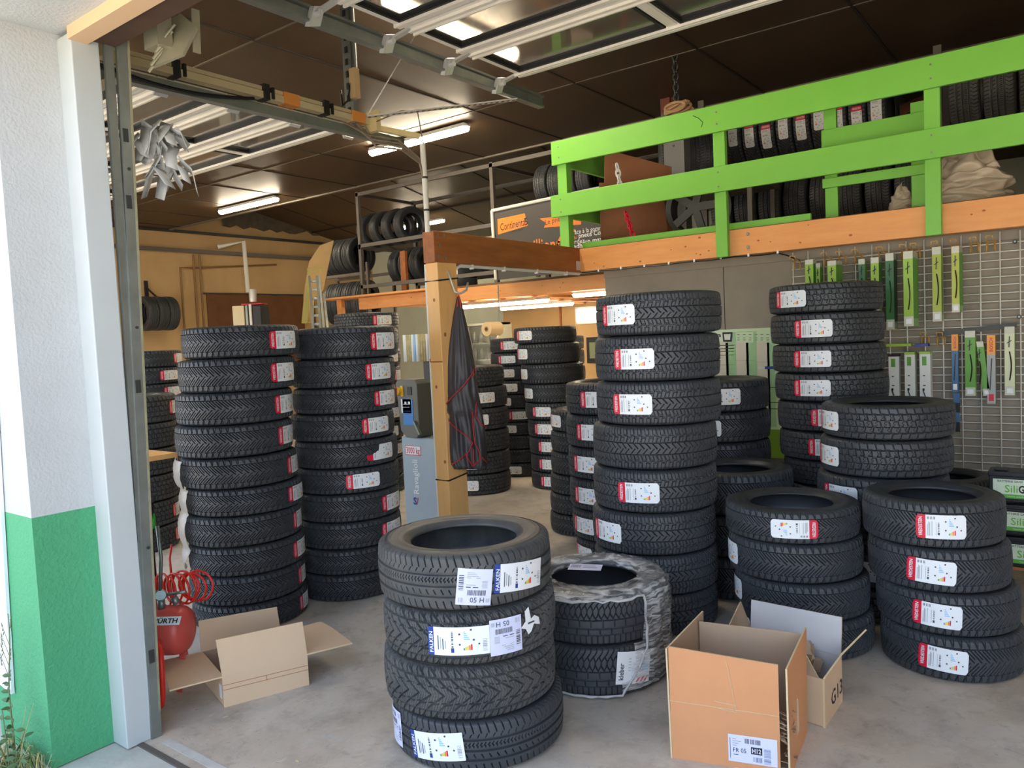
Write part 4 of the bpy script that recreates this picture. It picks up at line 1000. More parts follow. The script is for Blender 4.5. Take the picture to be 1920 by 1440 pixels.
for pts in ([(832, 762), (850, 742), (870, 722), (885, 702), (890, 688)], [(836, 770), (842, 790), (858, 806), (876, 818), (886, 830), (880, 846), (866, 858), (852, 868), (845, 872)],
            [(886, 772), (887, 800), (890, 830), (900, 850), (900, 862), (888, 874)], [(893, 752), (892, 780), (902, 795), (912, 802)], [(872, 850), (880, 864), (887, 875)], [(888, 842), (888, 874)], [(904, 858), (914, 868)], [(887, 692), (889, 706)]):
    f = []
    for p, q in zip(pts[:-1], pts[1:]):
        for k in range(5): f.append(coat_pt(p[0] + (q[0] - p[0]) * k / 5, p[1] + (q[1] - p[1]) * k / 5, .006))
    f.append(coat_pt(*pts[-1], .006)); b = MB(); b.tube(f, .0042, 0, 6); child(b, 'piping', PIPE, cloth, smooth=True)
b = MB(); b.tube([coat_pt(857, 575, .004), h1 + (.045, .02, -.02), coat_pt(864, 578, .004)], .005, 0, 6); child(b, 'hanging_loop', PIPE, apr)
# grey two-post lift column
Yl = 3.96; xa, xb = py(757, 900, Yl)[0], py(818, 900, Yl)[0]; zc = py(785, 821, Yl)[2]
t = thing('lift_column', ((xa + xb) / 2, Yl, 0), 'light grey lift column with a 3000 kg plate beside the timber post', 'vehicle lift')
b = MB(); b.box(xa, xb, Yl, Yl + .22, 0, zc, 0); child(b, 'column', M('grey_lift_paint', (166, 184, 194), .42, var=(6, (150, 168, 178), .4)), t, bevel=.008)
b = MB(); z = zc - .095; b.box(xa + .035, xa + .19, Yl - .002, Yl, z - .035, z + .035, 1)
fl = Flat(); fl.rect(.004, .004, .151, .066, 0).up(); fl.put(textfit('3000 kg', .135, .044, 1, .012), .01, .013)
b.put(fl.get(), (xa + .036, Yl - .0025, z - .034), (1, 0, 0), (0, 0, 1)); child(b, 'load_plate', [PAPER, PRED], t)
b = MB(); b.put(textfit('Ravaglioli', .25, .05, 0, .008), (xa + .15, Yl - .002, zc - .41), (0, 0, 1), (-1, 0, 0)); 
b.put(text('S', .05, 1, .04), (xa + .09, Yl - .002, zc - .49), (1, 0, 0), (0, 0, 1)); b.put(text('/', .05, 2, .02), (xa + .12, Yl - .002, zc - .49), (1, 0, 0), (0, 0, 1))
child(b, 'lettering', [PAPER, PBLU, PRED], t)
zb0, zb1 = zc + .005, py(785, 711, Yl)[2]
b = MB(); b.slab([(xa + .04, Yl - .04, zb0 + .05), (xa + .09, Yl - .04, zb0), (xa + .20, Yl - .04, zb0), (xa + .225, Yl - .04, zb0 + .05), (xa + .225, Yl - .04, zb1 - .03), (xa + .20, Yl - .04, zb1), (xa + .03, Yl - .04, zb1), (xa + .01, Yl - .04, zb1 - .03)], .18)
cb = child(b, 'control_box', M('grey_olive_box', (104, 104, 96), .5), t, bevel=.006)
b = MB(); b.lathe([(0.001, -.03), (.03, -.03), (.03, .0), (.0301, .0)], (xa + .045, Yl - .045, zb1 - .085), 'y', 20, 0); b.box(xa + .035, xa + .055, Yl - .09, Yl - .07, zb1 - .115, zb1 - .055, 1); b.box(xa + .065, xa + .09, Yl - .05, Yl - .04, zb1 - .12, zb1 - .045, 0); child(b, 'main_switch', [PYEL, PRED], cb)
b = MB(); b.box(xa + .13, xa + .17, Yl - .046, Yl - .04, zb1 - .11, zb1 - .05); child(b, 'push_button', BLACK, cb)
b = MB(); b.box(xa + .06, xa + .16, Yl - .043, Yl - .04, zb1 - .24, zb1 - .14, 0); b.box(xa + .07, xa + .15, Yl - .0435, Yl - .043, zb1 - .18, zb1 - .176, 1); b.box(xa + .07, xa + .14, Yl - .0435, Yl - .043, zb1 - .2, zb1 - .196, 1); child(b, 'white_notice', [PAPER, PGRY], cb)
b = MB(); b.box(xa + .075, xa + .175, Yl - .043, Yl - .04, zb0 + .09, zb0 + .28, 0); b.box(xa + .09, xa + .15, Yl - .0435, Yl - .043, zb0 + .19, zb0 + .193, 1); b.box(xa + .09, xa + .15, Yl - .0435, Yl - .043, zb0 + .17, zb0 + .173, 1); b.box(xa + .095, xa + .115, Yl - .0435, Yl - .043, zb0 + .24, zb0 + .26, 2); b.box(xa + .13, xa + .15, Yl - .0435, Yl - .043, zb0 + .24, zb0 + .26, 2); child(b, 'blue_notice', [M('notice_blue', (52, 130, 200), .45), PBLU, PAPER], cb)
b = MB(); b.bar((xa + .19, Yl - .05, zb0 + .12), (xa + .25, Yl - .06, zb0 + .03), .02, .015); child(b, 'lever', STEEL, cb)
# paper holder hung over the column
q = py(781, 652, 3.93); t = thing('leaflet_holder', (q[0], 3.9, q[2] - .14), 'curved clear leaflet holder with notices above the control box', 'notice holder')
b = MB(); n = 14
def arc(u, z): a = (u - .5) * 1.7; return (q[0] + .135 * math.sin(a) / math.sin(.85), 3.90 + .10 * (1 - math.cos(a)), z)
z0, z1 = py(781, 678, 3.9)[2], py(781, 627, 3.9)[2]
for k in range(n):
    u, v = k / n, (k + 1) / n; mm = 1 if k in (3, 4, 5, 9, 10, 11) else 0 if k not in (7,) else 2
    b.add([arc(u, z0), arc(v, z0), arc(v, z1), arc(u, z1)], [(0, 1, 2, 3)], mm)
o = child(b, 'sheet', [PAPER, M('yellowed_sheet', (206, 190, 134), .5, var=(30, (150, 140, 100), .8)), PLBL], t, smooth=True); md = o.modifiers.new('thick', 'SOLIDIFY'); md.thickness = .002
b = MB(); b.tube([(q[0] + .06, 4.0, z1 - .02), (q[0] + .09, 4.03, zb1)], .018); b.box(q[0] + .02, q[0] + .13, 3.97, 4.06, zb1, zb1 + .17); child(b, 'stand', BLACK, t)
# coil of cable on the rear beam
c = pd(779, 580, 9.6); b = MB()
for k in range(7): b.tube([(c[0] + (.12 + .012 * k) * math.cos(a), YR - .03 - .008 * k, c[2] + (.17 + .008 * k) * math.sin(a) - .03) for a in np.linspace(0, 6.28, 25)[:-1]], .006, 0, 5, True)
b.box(c[0] - .03, c[0] + .03, YR - .1, YR - .03, c[2] - .1, c[2] + .12)
tag(b.build('cable_coil', BLACK), 'black cable coil hanging on the rear orange beam', 'cable')
# steel rack along the edge of the rear mezzanine
t = thing('storage_rack', (-6.2, 8.0, ZM1 + .015), 'grey steel storage rack along the rear mezzanine', 'rack')
YK = 7.83
def rail(x0, x1, y, z, h=.05):
    b = MB(); b.box(x0, x1, y, y + .04, z - h / 2, z + h / 2); child(b, 'rail', RACK, t)
for (x, y) in ((-8.62, YK), (-6.1, YK), (-3.5, YK), (-8.62, 9.0), (-6.1, 9.0), (-3.5, 9.0)):
    b = MB(); b.box(x - .025, x + .025, y, y + .05, ZM1 + .015, 3.72); child(b, 'upright', RACK, t)
for z in (3.68, 2.93): rail(-8.65, -3.4 if z > 3 else -6.0, YK, z); rail(-8.65, -3.4, 9.0, z)
rail(-8.65, -6.0, YK, 2.33); rail(-8.65, -3.4, 9.0, 2.4); rail(-6.1, -3.4, 9.0, 3.3); rail(-6.1, -3.4, YK + .6, 2.95)
for x in (-8.62, -6.1, -3.5):
    for z in (3.66, 2.88):
        b = MB(); b.box(x - .02, x + .02, YK, 9.05, z, z + .04); child(b, 'cross_bar', RACK, t)
for i in range(4):
    q = py(700 + 22 * i, 440, 8.2)
    upright(q[0] + .02 * i - .22, 8.42, 2.96, .27, .17, 'season', 'brownish tyre, %s from left on the upper rail of the grey rack' % (['first'] + ORD[1:])[i], 'tyres on the upper rail of the grey rack', yaw=-.25, dusty=0)
for i in range(5):
    upright(-7.6 + .2 * i if i > 2 else -8.35 + .22 * i, 8.45, 2.36, .27, .18, 'rib', 'dark tyre, %s from left on the lower rail of the grey rack' % (['first'] + ORD[1:])[i], 'tyres on the lower rail of the grey rack')
for i in range(4):
    for k in range(1):
        q = pd(770, 515, 10.3); 
    tyre((q[0] + .12, 8.35, ZM1 + .10 + .155 * i), .26, .155, 'chevron', 'dark lying tyre, %s from the bottom in the pile behind the conduit' % (['first'] + ORD[1:])[i], 'lying tyres piled on the rear mezzanine', labels=[('red', -1.25 if i in (1, 3) else 2.5, False, 0, 0)])
for i in range(4):
    upright(-9.5 - .21 * i, 8.6, 2.62, .30, .2, 'rib', 'dark tyre, %s from right in the upper row beside the cardboard banner' % (['first'] + ORD[1:])[i], 'tyres in the upper row beside the banner')
for i in range(4):
    upright(-9.25 - .235 * i, 8.5, 1.82, .34, .22, 'rib', 'big dark tyre, %s from right in the lower row beside the ladder' % (['first'] + ORD[1:])[i], 'tyres in the lower row beside the ladder', yaw=.4)
t = thing('tyre_rack', (-9.9, 8.5, 0), 'dark steel tyre rack standing left of the rear mezzanine', 'rack')
for x in (-8.95, -10.3):
    for y in (8.25, 8.8):
        b = MB(); b.box(x - .02, x + .02, y, y + .04, 0, 2.75); child(b, 'upright', RACK, t)
for z in (2.595, 1.80, .9):
    for y in (8.3, 8.75):
        b = MB(); b.box(-10.3, -8.95, y, y + .04, z - .025, z + .02); child(b, 'rail', RACK, t)
b = MB(); c0, c1 = pd(711, 545, 10.6), pd(707, 467, 10.6); b.bar((c0[0], 7.95, ZM1 + .015), (c0[0], 7.95, c1[2]), .1, .05, up=(0, 1, 0)); tag(b.build('timber_batten', WOODD), 'upright brown timber batten standing inside the grey rack', 'batten')
# advertising banner
Yb_ = 7.35
bx0 = py(925, 405, Yb_)[0]; bz1 = py(925, 403, Yb_)[2]; bz0 = 2.185; bx1 = bx0 + 2.4
t = thing('banner', ((bx0 + bx1) / 2, Yb_, bz0), 'dark tyre advertising banner with orange flags behind the green rail', 'banner')
b = MB(); b.box(bx0, bx1, Yb_, Yb_ + .02, bz0, bz1 + .06); child(b, 'panel', M('banner_grey', (66, 62, 58), .5), t)
b = MB(); b.tube([(bx0, Yb_ - .01, bz0), (bx0 - .01, Yb_ - .01, bz1 + .05)], .02); b.tube([(bx0 - .01, Yb_ - .01, bz1 + .05), (bx1, Yb_ - .01, bz1 + .12)], .02); child(b, 'frame', WPLAS, t)
fl = Flat(); W_ = (208, 206, 200)
u = lambda x, y: (py(x, y, Yb_)[0] - bx0, py(x, y, Yb_)[2] - bz0)
fl.poly([u(934, 440), u(990, 423), u(984, 400), u(933, 411)], 0); fl.poly([u(1012, 410), u(1090, 400), u(1090, 421), u(1020, 427), u(1024, 418)], 0)
fl.up()
p = u(939, 433); fl.put(textfit('Continental', .38, .085, 1, .004), p[0], p[1], .06); p = u(983, 423); fl.put(text('5', .085, 1), p[0], p[1], .06)
p = u(955, 437); fl.put(textfit('Le savoir-faire', .2, .02, 1), p[0], p[1] - .0, .06)
p = u(1023, 422); fl.put(textfit('Le pneu', .24, .06, 1), p[0], p[1], .1)
p = u(968, 470); fl.put(textfit('9 millions', .62, .16, 0, .01), p[0], p[1] - .06)
for k in range(3):
    c = u(1090, 465); fl.poly([(c[0] - (.36 - .07 * k) * math.cos(a), c[1] - .10 + (.40 - .07 * k) * math.sin(a)) for a in np.linspace(0, 1.3, 10)] + [(c[0] - (.33 - .07 * k) * math.cos(a), c[1] - .10 + (.37 - .07 * k) * math.sin(a)) for a in np.linspace(1.3, 0, 10)], 0)
for (s_, x, y, w_, h_, bo) in (('Gr\u00e2ce \u00e0 la gomme', 1068, 441, .46, .052, 0), ('des pneus Continental', 1068, 449, .66, .052, .012), ('gardez', 1068, 459, .20, .05, 0), ('un maximum', 1097, 457, .40, .05, .012), ("d'adh\u00e9rence", 1068, 468, .40, .056, .012)):
    p = u(x, y); fl.put(textfit(s_, w_, h_, 2, bo), p[0], p[1], .02)
b = MB(); b.put(fl.get(), (bx0, Yb_ - .003, bz0), (1, 0, 0), (0, 0, 1)); child(b, 'print', [M('banner_orange', (236, 132, 36), .5), BLACK, PAPER], t)
for i in range(4):
    q = py(1018 + 34 * i, 345, 6.5)
    upright(-5.06 + .19 * i, 7.62, 2.98, .25, .18, 'season', 'dark tyre, %s from left in the row seen through the green return boards' % (['first'] + ORD[1:])[i], 'tyres behind the green return boards')
b = MB(); b.box(-5.25, -4.2, 7.5, 7.76, 2.94, 2.98)
for x in (-5.24, -4.25):
    for y in (7.5, 7.72): b.box(x, x + .04, y, y + .04, ZM1 + .015, 2.94)
tag(b.build('low_shelf', RACK), 'grey shelf carrying tyres behind the advertising banner', 'shelf')
# ---- left wall
c = px(296, 588, XW + .36)
for i in range(3):
    tyre((XW + .36, c[1] - .22 + .2 * i, c[2]), .31, .2, 'rib', 'black tyre hung on the left wall bracket, %s from the left' % ('first', 'second', 'third')[i], 'tyres hung on the left wall', rot=(math.pi / 2, 0, 0))
t = thing('wall_bracket', (XW, c[1], c[2] + .25), 'black steel bracket carrying three tyres on the left wall', 'bracket')
b = MB(); b.box(XW, XW + .04, c[1] - .03, c[1] + .03, c[2] + .2, c[2] + .62); b.bar((XW + .02, c[1], c[2] + .5), (XW + .36, c[1] + .12, c[2] + .18), .02, .03); b.tube([(XW + .36, c[1] - .4, c[2] + .18), (XW + .36, c[1] + .4, c[2] + .18)], .02); child(b, 'arm', BLACK, t)
# brown board fixed to the wall
p0, p1 = px(387, 552, XW + .02), px(568, 558, XW + .02); b = MB(); b.box(XW + .001, XW + .03, p0[1], p1[1], .9, p0[2]); b.bar((XW + .02, p0[1] - .1, p0[2] + .02), (XW + .02, p1[1], p0[2] + .02), .03, .03, 1)
tag(b.build('wall_board', [M('rusty_board', (120, 76, 38), .7, var=(3, (88, 56, 28), .7)), STEELD]), 'rusty brown board fixed low on the left wall', 'board')
# hydraulic unit
c = pd(452, 605, 11.5); t = thing('hydraulic_unit', (c[0], c[1], 0), 'hydraulic power unit with white cabinet and motor by the left wall', 'machine')
s_ = 11.5 / 1440
def wb(x0, x1, y0, y1, dep, mat, nm, bev=.01):
    p = pd(x0, y1, 11.5); q = pd(x1, y0, 11.5); b = MB(); z0 = p[2] if y1 < 604 else 0.0
    dx = np.array([math.cos(_yaw), math.sin(_yaw), 0]); dyv = np.array([-math.sin(_yaw), math.cos(_yaw), 0]) * dep; wv = dx * ((x1 - x0) * s_)
    a = np.array([p[0], p[1], z0]); h = np.array([0, 0, q[2] - z0]); vs = [a, a + wv, a + wv + dyv, a + dyv]; vs += [v + h for v in vs]
    b.add(vs, [(0, 3, 2, 1), (4, 5, 6, 7), (0, 1, 5, 4), (1, 2, 6, 5), (2, 3, 7, 6), (3, 0, 4, 7)]); child(b, nm, mat, t, bevel=bev)
wb(437, 459, 573, 605, .4, M('cream_cabinet', (212, 198, 162), .5), 'cabinet'); wb(461, 466, 572, 605, .1, STEEL, 'cylinder'); wb(468, 473, 570, 605, .1, WPLAS, 'post'); wb(475, 491, 572, 605, .4, BLACK, 'tank')
wb(452, 490, 568, 572, .3, PRED, 'manifold', .003)
q = pd(475, 566, 11.5); b = MB(); b.lathe([(.0, 0), (.05, 0), (.055, .03), (.055, .17), (.04, .19), (0.001, .19)], q, n=18); child(b, 'motor', _mats['bright_zinc'], t, smooth=True, angle=40)
# leaning cardboard banner and ladder
PTS = [(566, 606), (588, 606), (590, 560), (607, 545), (626, 452), (600, 462), (580, 492), (572, 540)]
b = MB(); b.slab([pd(x, y, 11.0 + (606 - y) * .003) for x, y in PTS][::-1], .02)
b.put(textfit('SiliGom', .22, .09, 1, .02), pd(575, 515, 10.69), np.array([math.cos(_yaw), math.sin(_yaw), .15]), (.1, 0, 1))
b.slab([pd(566, 606, 10.98), pd(577, 606, 10.98), pd(583, 520, 10.72), pd(577, 520, 10.72)][::-1], .01, 2)
tag(b.build('cardboard_banner', [M('pale_cardboard', (196, 164, 112), .7, var=(4, (176, 146, 98), .5)), M('faded_green_print', (156, 146, 70), .6), M('yellow_green_board', (166, 160, 84), .6)]), 'torn pale cardboard banner leaning by the aluminium ladder', 'cardboard')
t = thing('ladder', pd(598, 606, 10.8), 'folded aluminium ladder leaning beside the cardboard banner', 'ladder')
for (xb0, xt0) in ((586, 580), (600, 594), (606, 598), (613, 607)):
    b = MB(); p1 = pd(xb0, 606, 10.45); p2 = pd(xt0, 518 if xb0 < 610 else 552, 10.6); p1 = p2 + (p1 - p2) * (p2[2] / (p2[2] - p1[2])); b.bar(p1, p2, .03, .05); child(b, 'stile', STEEL, t)
for k in range(6):
    y = 528 + 16 * k; b = MB(); b.bar(pd(580 + (y - 518) * .068, y, 10.6 - k * .027), pd(596 + (y - 518) * .068, y - 1, 10.6 - k * .027), .03, .03); child(b, 'rung', STEEL, t)
b = MB(); xk = pd(262, 842, 4.7); b.box(xk[0] - .5, xk[0] + .06, xk[1] - .1, xk[1] + .2, .84, .87); 
for dx in (-.45, .02): b.box(xk[0] + dx - .03, xk[0] + dx + .03, xk[1] - .08, xk[1], 0, .84)
tag(b.build('workbench', WOODY), 'wooden workbench end just visible behind the door track', 'workbench')
# ================================================================== WIRE MESH DISPLAY, POSTER, BATTERIES
YM = 5.41
m0 = py(1487, 490, YM)
t = thing('mesh_panel', (.2, YM, .48), 'white wire mesh display panel on the grey wall', 'display panel')
b = MB(); zt = 1.945
k = 0
x = m0[0]
while x < 1.6:
    b.tube([(x, YM, .48), (x, YM, zt + .035)], .0042, 0, 5); x += .1
child(b, 'upright_wires', WPLAS, t, smooth=True)
b = MB(); z = .50
while z < zt:
    b.tube([(m0[0] - .01, YM + .006, z), (1.6, YM + .006, z)], .0038, 0, 5); z += .0487
child(b, 'cross_wires', WPLAS, t, smooth=True)
for (x, y) in ((1903, 453), (1911, 594)):
    q = py(x, y, YM); b = MB(); b.tube([(q[0], YM - .012, q[2]), (q[0], YM + .02, q[2])], .012, 0, 10); b.tube([(q[0], YM - .014, q[2]), (q[0], YM - .012, q[2])], .006, 1, 8); child(b, 'fixing', [BLACK, STEEL], t)
def hook(x, y, n, L=.13):
    q = py(x, y, YM); b = MB(); X, Z = q[0], q[2]
    for s in (-.016, .016):
        b.tube([(X + s, YM - .004, Z - .05), (X + s, YM - .012, Z), (X + s, YM - L, Z + .012), (X + s, YM - L - .01, Z + .03)], .0032, 0, 6)
    b.tube([(X - .016, YM - L - .01, Z + .03), (X + .016, YM - L - .01, Z + .03)], .0032, 0, 6); b.tube([(X - .03, YM - .008, Z), (X + .03, YM - .008, Z)], .003, 0, 6)
    for s in (-.022, .022): b.tube([(X + s, YM - .006, Z), (X + s, YM - .006, Z - .06)], .003, 0, 6)
    tag(b.build('display_hook', BRASS, smooth=True), 'brass double display hook on the wire mesh, %s' % n, 'hook')
for i, x in enumerate((1495, 1553, 1580, 1610, 1655, 1698, 1718, 1757, 1792, 1828, 1858)):
    y = 482 - (x - 1495) * .1
    hook(x, y + 8, '%s from left in the top row' % (['first'] + ORD[1:] + ['eleventh'])[i], .10)
for i, x in enumerate((1735, 1765)): hook(x, 632, '%s of two below the hanging strips' % ('left', 'right')[i], .07)
CARD = {'lime': M('pack_lime', (150, 190, 60), .4), 'green': M('pack_green', (52, 110, 60), .4), 'mid': M('pack_mid_green', (96, 160, 52), .4), 'white': M('pack_white', (226, 228, 222), .4), 'blue': M('pack_blue', (64, 110, 150), .4),
        'orange': M('pack_orange', (240, 160, 50), .4), 'clear': M('pack_clear', (196, 198, 180), .25), 'grey': M('pack_grey', (170, 172, 168), .4), 'pale': M('pack_pale', (214, 218, 178), .4)}
def pack(x0, x1, y0, y1, th, front, side, label, kind='blade', lean=0.0):
    """hanging wiper pack; pixel box of its front face on the photograph, th = depth of the bunch"""
    th *= 2.0; Y = YM - .012 - th
    p, q = py(x0, y1, Y), py(x1, y0, Y); X0, X1, Z0, Z1 = p[0], q[0], p[2], q[2]; w_ = X1 - X0; h = Z1 - Z0
    t = thing('wiper_pack', ((X0 + X1) / 2, Y + th / 2, Z0), label, 'wiper pack', 'hanging wiper packs')
    B = [(X0, Z0), (X1, Z0), (X1, Z1), (X0, Z1)]
    def sl(u0, u1, v0, v1, y0_, y1_, m, b): 
        dx = lean * (1 - v0), lean * (1 - v1)
        b.add([(X0 + w_ * u + dx[0 if v == v0 else 1], y_, Z0 + h * v) for y_ in (y0_, y1_) for (u, v) in ((u0, v0), (u1, v0), (u1, v1), (u0, v1))], [(0, 1, 2, 3), (7, 6, 5, 4), (0, 4, 5, 1), (1, 5, 6, 2), (2, 6, 7, 3), (3, 7, 4, 0)], m)
    if kind == 'blade':
        b = MB(); sl(0, 1, .13, .90, Y, Y + th, 0, b); 
        for i in range(1, max(2, int(th / .018))): sl(1.0, 1.02, .0, .92, Y + th * i / max(2, int(th / .018)), Y + th * i / max(2, int(th / .018)) + .003, 1, b)
        card = child(b, 'card', [front, side], t)
        b = MB(); sl(1.0, 1.012, .10, .91, Y + .003, Y + th, 0, b); child(b, 'side_card', side, t)
        b = MB(); sl(0, 1, 0, .13, Y + .002, Y + th, 0, b); child(b, 'clear_blister', CARD['clear'], t); b = MB(); sl(0, 1, .90, 1, Y + .002, Y + th, 0, b); child(b, 'hang_tab', CARD['clear'], t); b = MB(); sl(.2, .8, .03, .10, Y - .001, Y + .002, 0, b); child(b, 'price_sticker', PAPER, t)
        b = MB(); b.tube([(X0 + w_ * (.5 + .18 * math.sin(math.pi * s)), Y - .003, Z0 + h * (.22 + .42 * s)) for s in np.linspace(0, 1, 12)], .0035, 0, 5); b.bar((X0 + w_ * .25, Y - .003, Z0 + h * .76), (X0 + w_ * .7, Y - .003, Z0 + h * .80), .004, .004); b.bar((X0 + w_ * .45, Y - .003, Z0 + h * .70), (X0 + w_ * .5, Y - .003, Z0 + h * .86), .004, .004); child(b, 'printed_blade', BLACK, card)
    elif kind == 'box':
        b = MB(); sl(0, 1, 0, .97, Y, Y + th, 0, b); card = child(b, 'box', front, t)
        b = MB(); sl(-.01, 1.01, .95, 1.0, Y - .004, Y + th, 0, b); child(b, 'lime_top', side, t)
        b = MB(); sl(.25, .65, .72, .9, Y - .002, Y, 1, b); sl(.3, .5, .5, .52, Y - .002, Y, 0, b); sl(.3, .55, .30, .32, Y - .002, Y, 0, b); b.bar((X0 + w_ * .3, Y - .002, Z0 + h * .22), (X0 + w_ * .62, Y - .002, Z0 + h * .02), .014, .004); sl(.25, .45, .2, .25, Y - .002, Y, 0, b); sl(.0, .35, 0, .08, Y - .002, Y, 2, b); child(b, 'print', [BLACK, CARD['mid'], CARD['blue']], card)
    elif kind == 'bosch':
        b = MB(); sl(0, 1, 0, .72, Y, Y + th, 0, b); child(b, 'sleeve', side, t)
        b = MB(); sl(0, 1, .72, 1, Y, Y + th, 0, b); b.put(textfit('BOSCH', h * .19, w_ * .42, 1, .02), (X0 + w_ * .7, Y - .002, Z0 + h * .98), (0, 0, -1), (1, 0, 0)) if False else b.put(textfit('BOSCH', h * .20, w_ * .40, 1, .02), (X0 + w_ * .72, Y - .002, Z0 + h * .76), (0, 0, 1), (-1, 0, 0)); child(b, 'orange_head', [front, PRED], t)
        b = MB(); b.bar((X0 + w_ * .35, Y - .002, Z0 + h * .2), (X0 + w_ * .6, Y - .002, Z0 + h * .66), .008, .004); sl(.2, .8, .04, .14, Y - .002, Y, 1, b); child(b, 'print', [BLACK, PRED if side is CARD['grey'] else PAPER], t)
    return t
L_, G_, MG = CARD['lime'], CARD['green'], CARD['mid']
pack(1511, 1524, 486, 575, .045, L_, MG, 'short lime wiper pack hanging leftmost above the tall tyre stack')
pack(1531, 1537, 493, 575, .03, L_, MG, 'thin lime wiper pack tucked beside the leftmost pack')
pack(1553, 1567, 488, 580, .08, L_, MG, 'thick lime wiper pack second in the top row')
pack(1611, 1621, 485, 585, .03, G_, MG, 'dark green wiper pack half hidden over the tyre stack')
pack(1634, 1647, 482, 590, .05, L_, MG, 'lime wiper pack hanging just right of the half hidden dark one')
pack(1662, 1675, 474, 618, .05, G_, M('pack_deep_green', (30, 70, 42), .4), 'long dark green wiper pack right of the tall stack top')
pack(1695, 1711, 470, 612, .09, L_, MG, 'thick bunch of lime wiper packs, longest in the top row')
pack(1749, 1764, 462, 603, .03, M('pack_yellow_green', (176, 186, 60), .4), L_, 'slim yellow green wiper pack third from the right in the top row')
pack(1785, 1798, 461, 586, .08, _mats['pack_yellow_green'], MG, 'bunch of yellow green wiper packs rightmost in the top row')
pack(1667, 1685, 664, 749, .03, CARD['white'], BLACK, 'white boxed wiper with black top, leftmost of the lower boxes', 'box')
pack(1697, 1715, 660, 750, .04, CARD['white'], L_, 'white boxed wiper with lime top, middle of the lower boxes', 'box')
pack(1725, 1744, 659, 751, .04, CARD['white'], L_, 'white boxed wiper with lime top, rightmost of the lower boxes', 'box')
pack(1785, 1796, 627, 735, .02, CARD['orange'], CARD['blue'], 'long blue wiper pack with an orange head', 'bosch')
pack(1810, 1828, 620, 742, .03, MG, L_, 'green wiper pack hanging straight in the lower row')
pack(1831, 1843, 640, 742, .02, MG, L_, 'green wiper pack hanging askew beside the straight one', lean=.035)
pack(1851, 1866, 628, 757, .02, CARD['orange'], CARD['grey'], 'grey wiper pack with an orange head', 'bosch')
pack(1884, 1902, 612, 741, .03, CARD['pale'], MG, 'pale faded wiper pack at the right end of the lower row')
p0, p1 = py(1757, 627, YM - .03), py(1906, 609, YM - .03)
t = tag(MB().bar(p0, p1, .02, .03).build('hook_bar', STEELD), 'dark horizontal bar with hooks across the wire mesh', 'hook bar')
p0, p1 = py(1655, 650, YM - .05), py(1742, 648, YM - .05)
b = MB(); b.box(p0[0], p0[0] + .17, YM - .09, YM - .02, p0[2], p0[2] + .016, 0); b.box(p0[0] + .19, p1[0], YM - .09, YM - .02, p0[2] - .004, p0[2] + .012, 1)
tag(b.build('price_rail', [L_, PBLU]), 'lime and blue price rail above the white boxed wipers', 'price rail')
b = MB()
for i in range(4):
    q = py(1793, 740 + 18 * i, YM - .02); b.box(q[0] - .014, q[0] + .02, YM - .03, YM - .02, q[2] - .05, q[2] + .01, i % 2)
tag(b.build('wiper_refill', [CARD['blue'], BLACK]), 'blue wiper refill strip hanging below the orange headed pack', 'wiper refill')
# price poster on the grey wall
PX, PZ0, PZ1 = -2.33, .66, 1.475
t = thing('poster', (-1.9, 5.44, PZ0), 'pale green price chart poster on the grey wall', 'poster')
b = MB(); b.box(PX, -1.52, 5.436, 5.449, PZ0, PZ1); child(b, 'sheet', M('poster_green', (206, 228, 184), .5), t)
fl = Flat(); s2 = lambda x, y: (py(x, y, 5.436)[0] - PX, py(x, y, 5.436)[2] - PZ0)
def R_(x0, y0, x1, y1, m): a, c = s2(x0, y1), s2(x1, y0); fl.rect(a[0], a[1], c[0], c[1], m)
R_(1300, 622, 1376, 642, 0)
for (x0, x1) in ((1380, 1403), (1418, 1442), (1348, 1365)): R_(x0, 642, x1, 800, 1)
for (x0, x1) in ((1403, 1416), (1442, 1452), (1365, 1378)): R_(x0, 642, x1, 800, 2)
R_(1300, 806, 1470, 850, 3)
fl.up()
for y in (648, 654, 659, 666, 684, 692, 700, 726, 756, 768): R_(1300, y, 1377, y + .8, 4)
for (y, x0, x1) in ((676, 1380, 1417), (668, 1418, 1460), (678, 1418, 1460), (726, 1418, 1460), (754, 1440, 1460), (766, 1440, 1460)): R_(x0, y, x1, y + .9, 4)
for x in (1378, 1417): R_(x, 622, x + .9, 800, 2)
for x in range(1382, 1450, 11):
    for y in (627, 633, 637): R_(x, y, x + 5, y + 1.2, 5)
R_(1378, 621, 1420, 622.5, 4)
a = s2(1356, 641); fl.poly([(a[0], a[1]), (a[0] + .065, a[1] - .002), (a[0] + .075, a[1] + .07), (a[0] - .005, a[1] + .07)], 4); fl.up().poly([(a[0] + .012, a[1] + .014), (a[0] + .053, a[1] + .013), (a[0] + .058, a[1] + .056), (a[0] + .008, a[1] + .056)], 0)
a = s2(1353, 633); fl.put(textfit('SiliGom', .30, .032, 4, .02), a[0] - .305, a[1] + .005)
a = s2(1421, 692); fl.rect(a[0], a[1], a[0] + .05, a[1] + .018, 0); fl.rect(a[0] + .05, a[1], a[0] + .12, a[1] + .018, 6)
b = MB(); b.put(fl.get(), (PX, 5.4355, PZ0), (1, 0, 0), (0, 0, 1)); child(b, 'print', [M('poster_cream', (222, 228, 208), .5), M('poster_beige', (224, 214, 192), .5), M('poster_mid_green', (166, 208, 152), .5), M('poster_leaf_green', (120, 160, 36), .5), BLACK, M('poster_ink', (60, 90, 60), .5), PBLU], t)
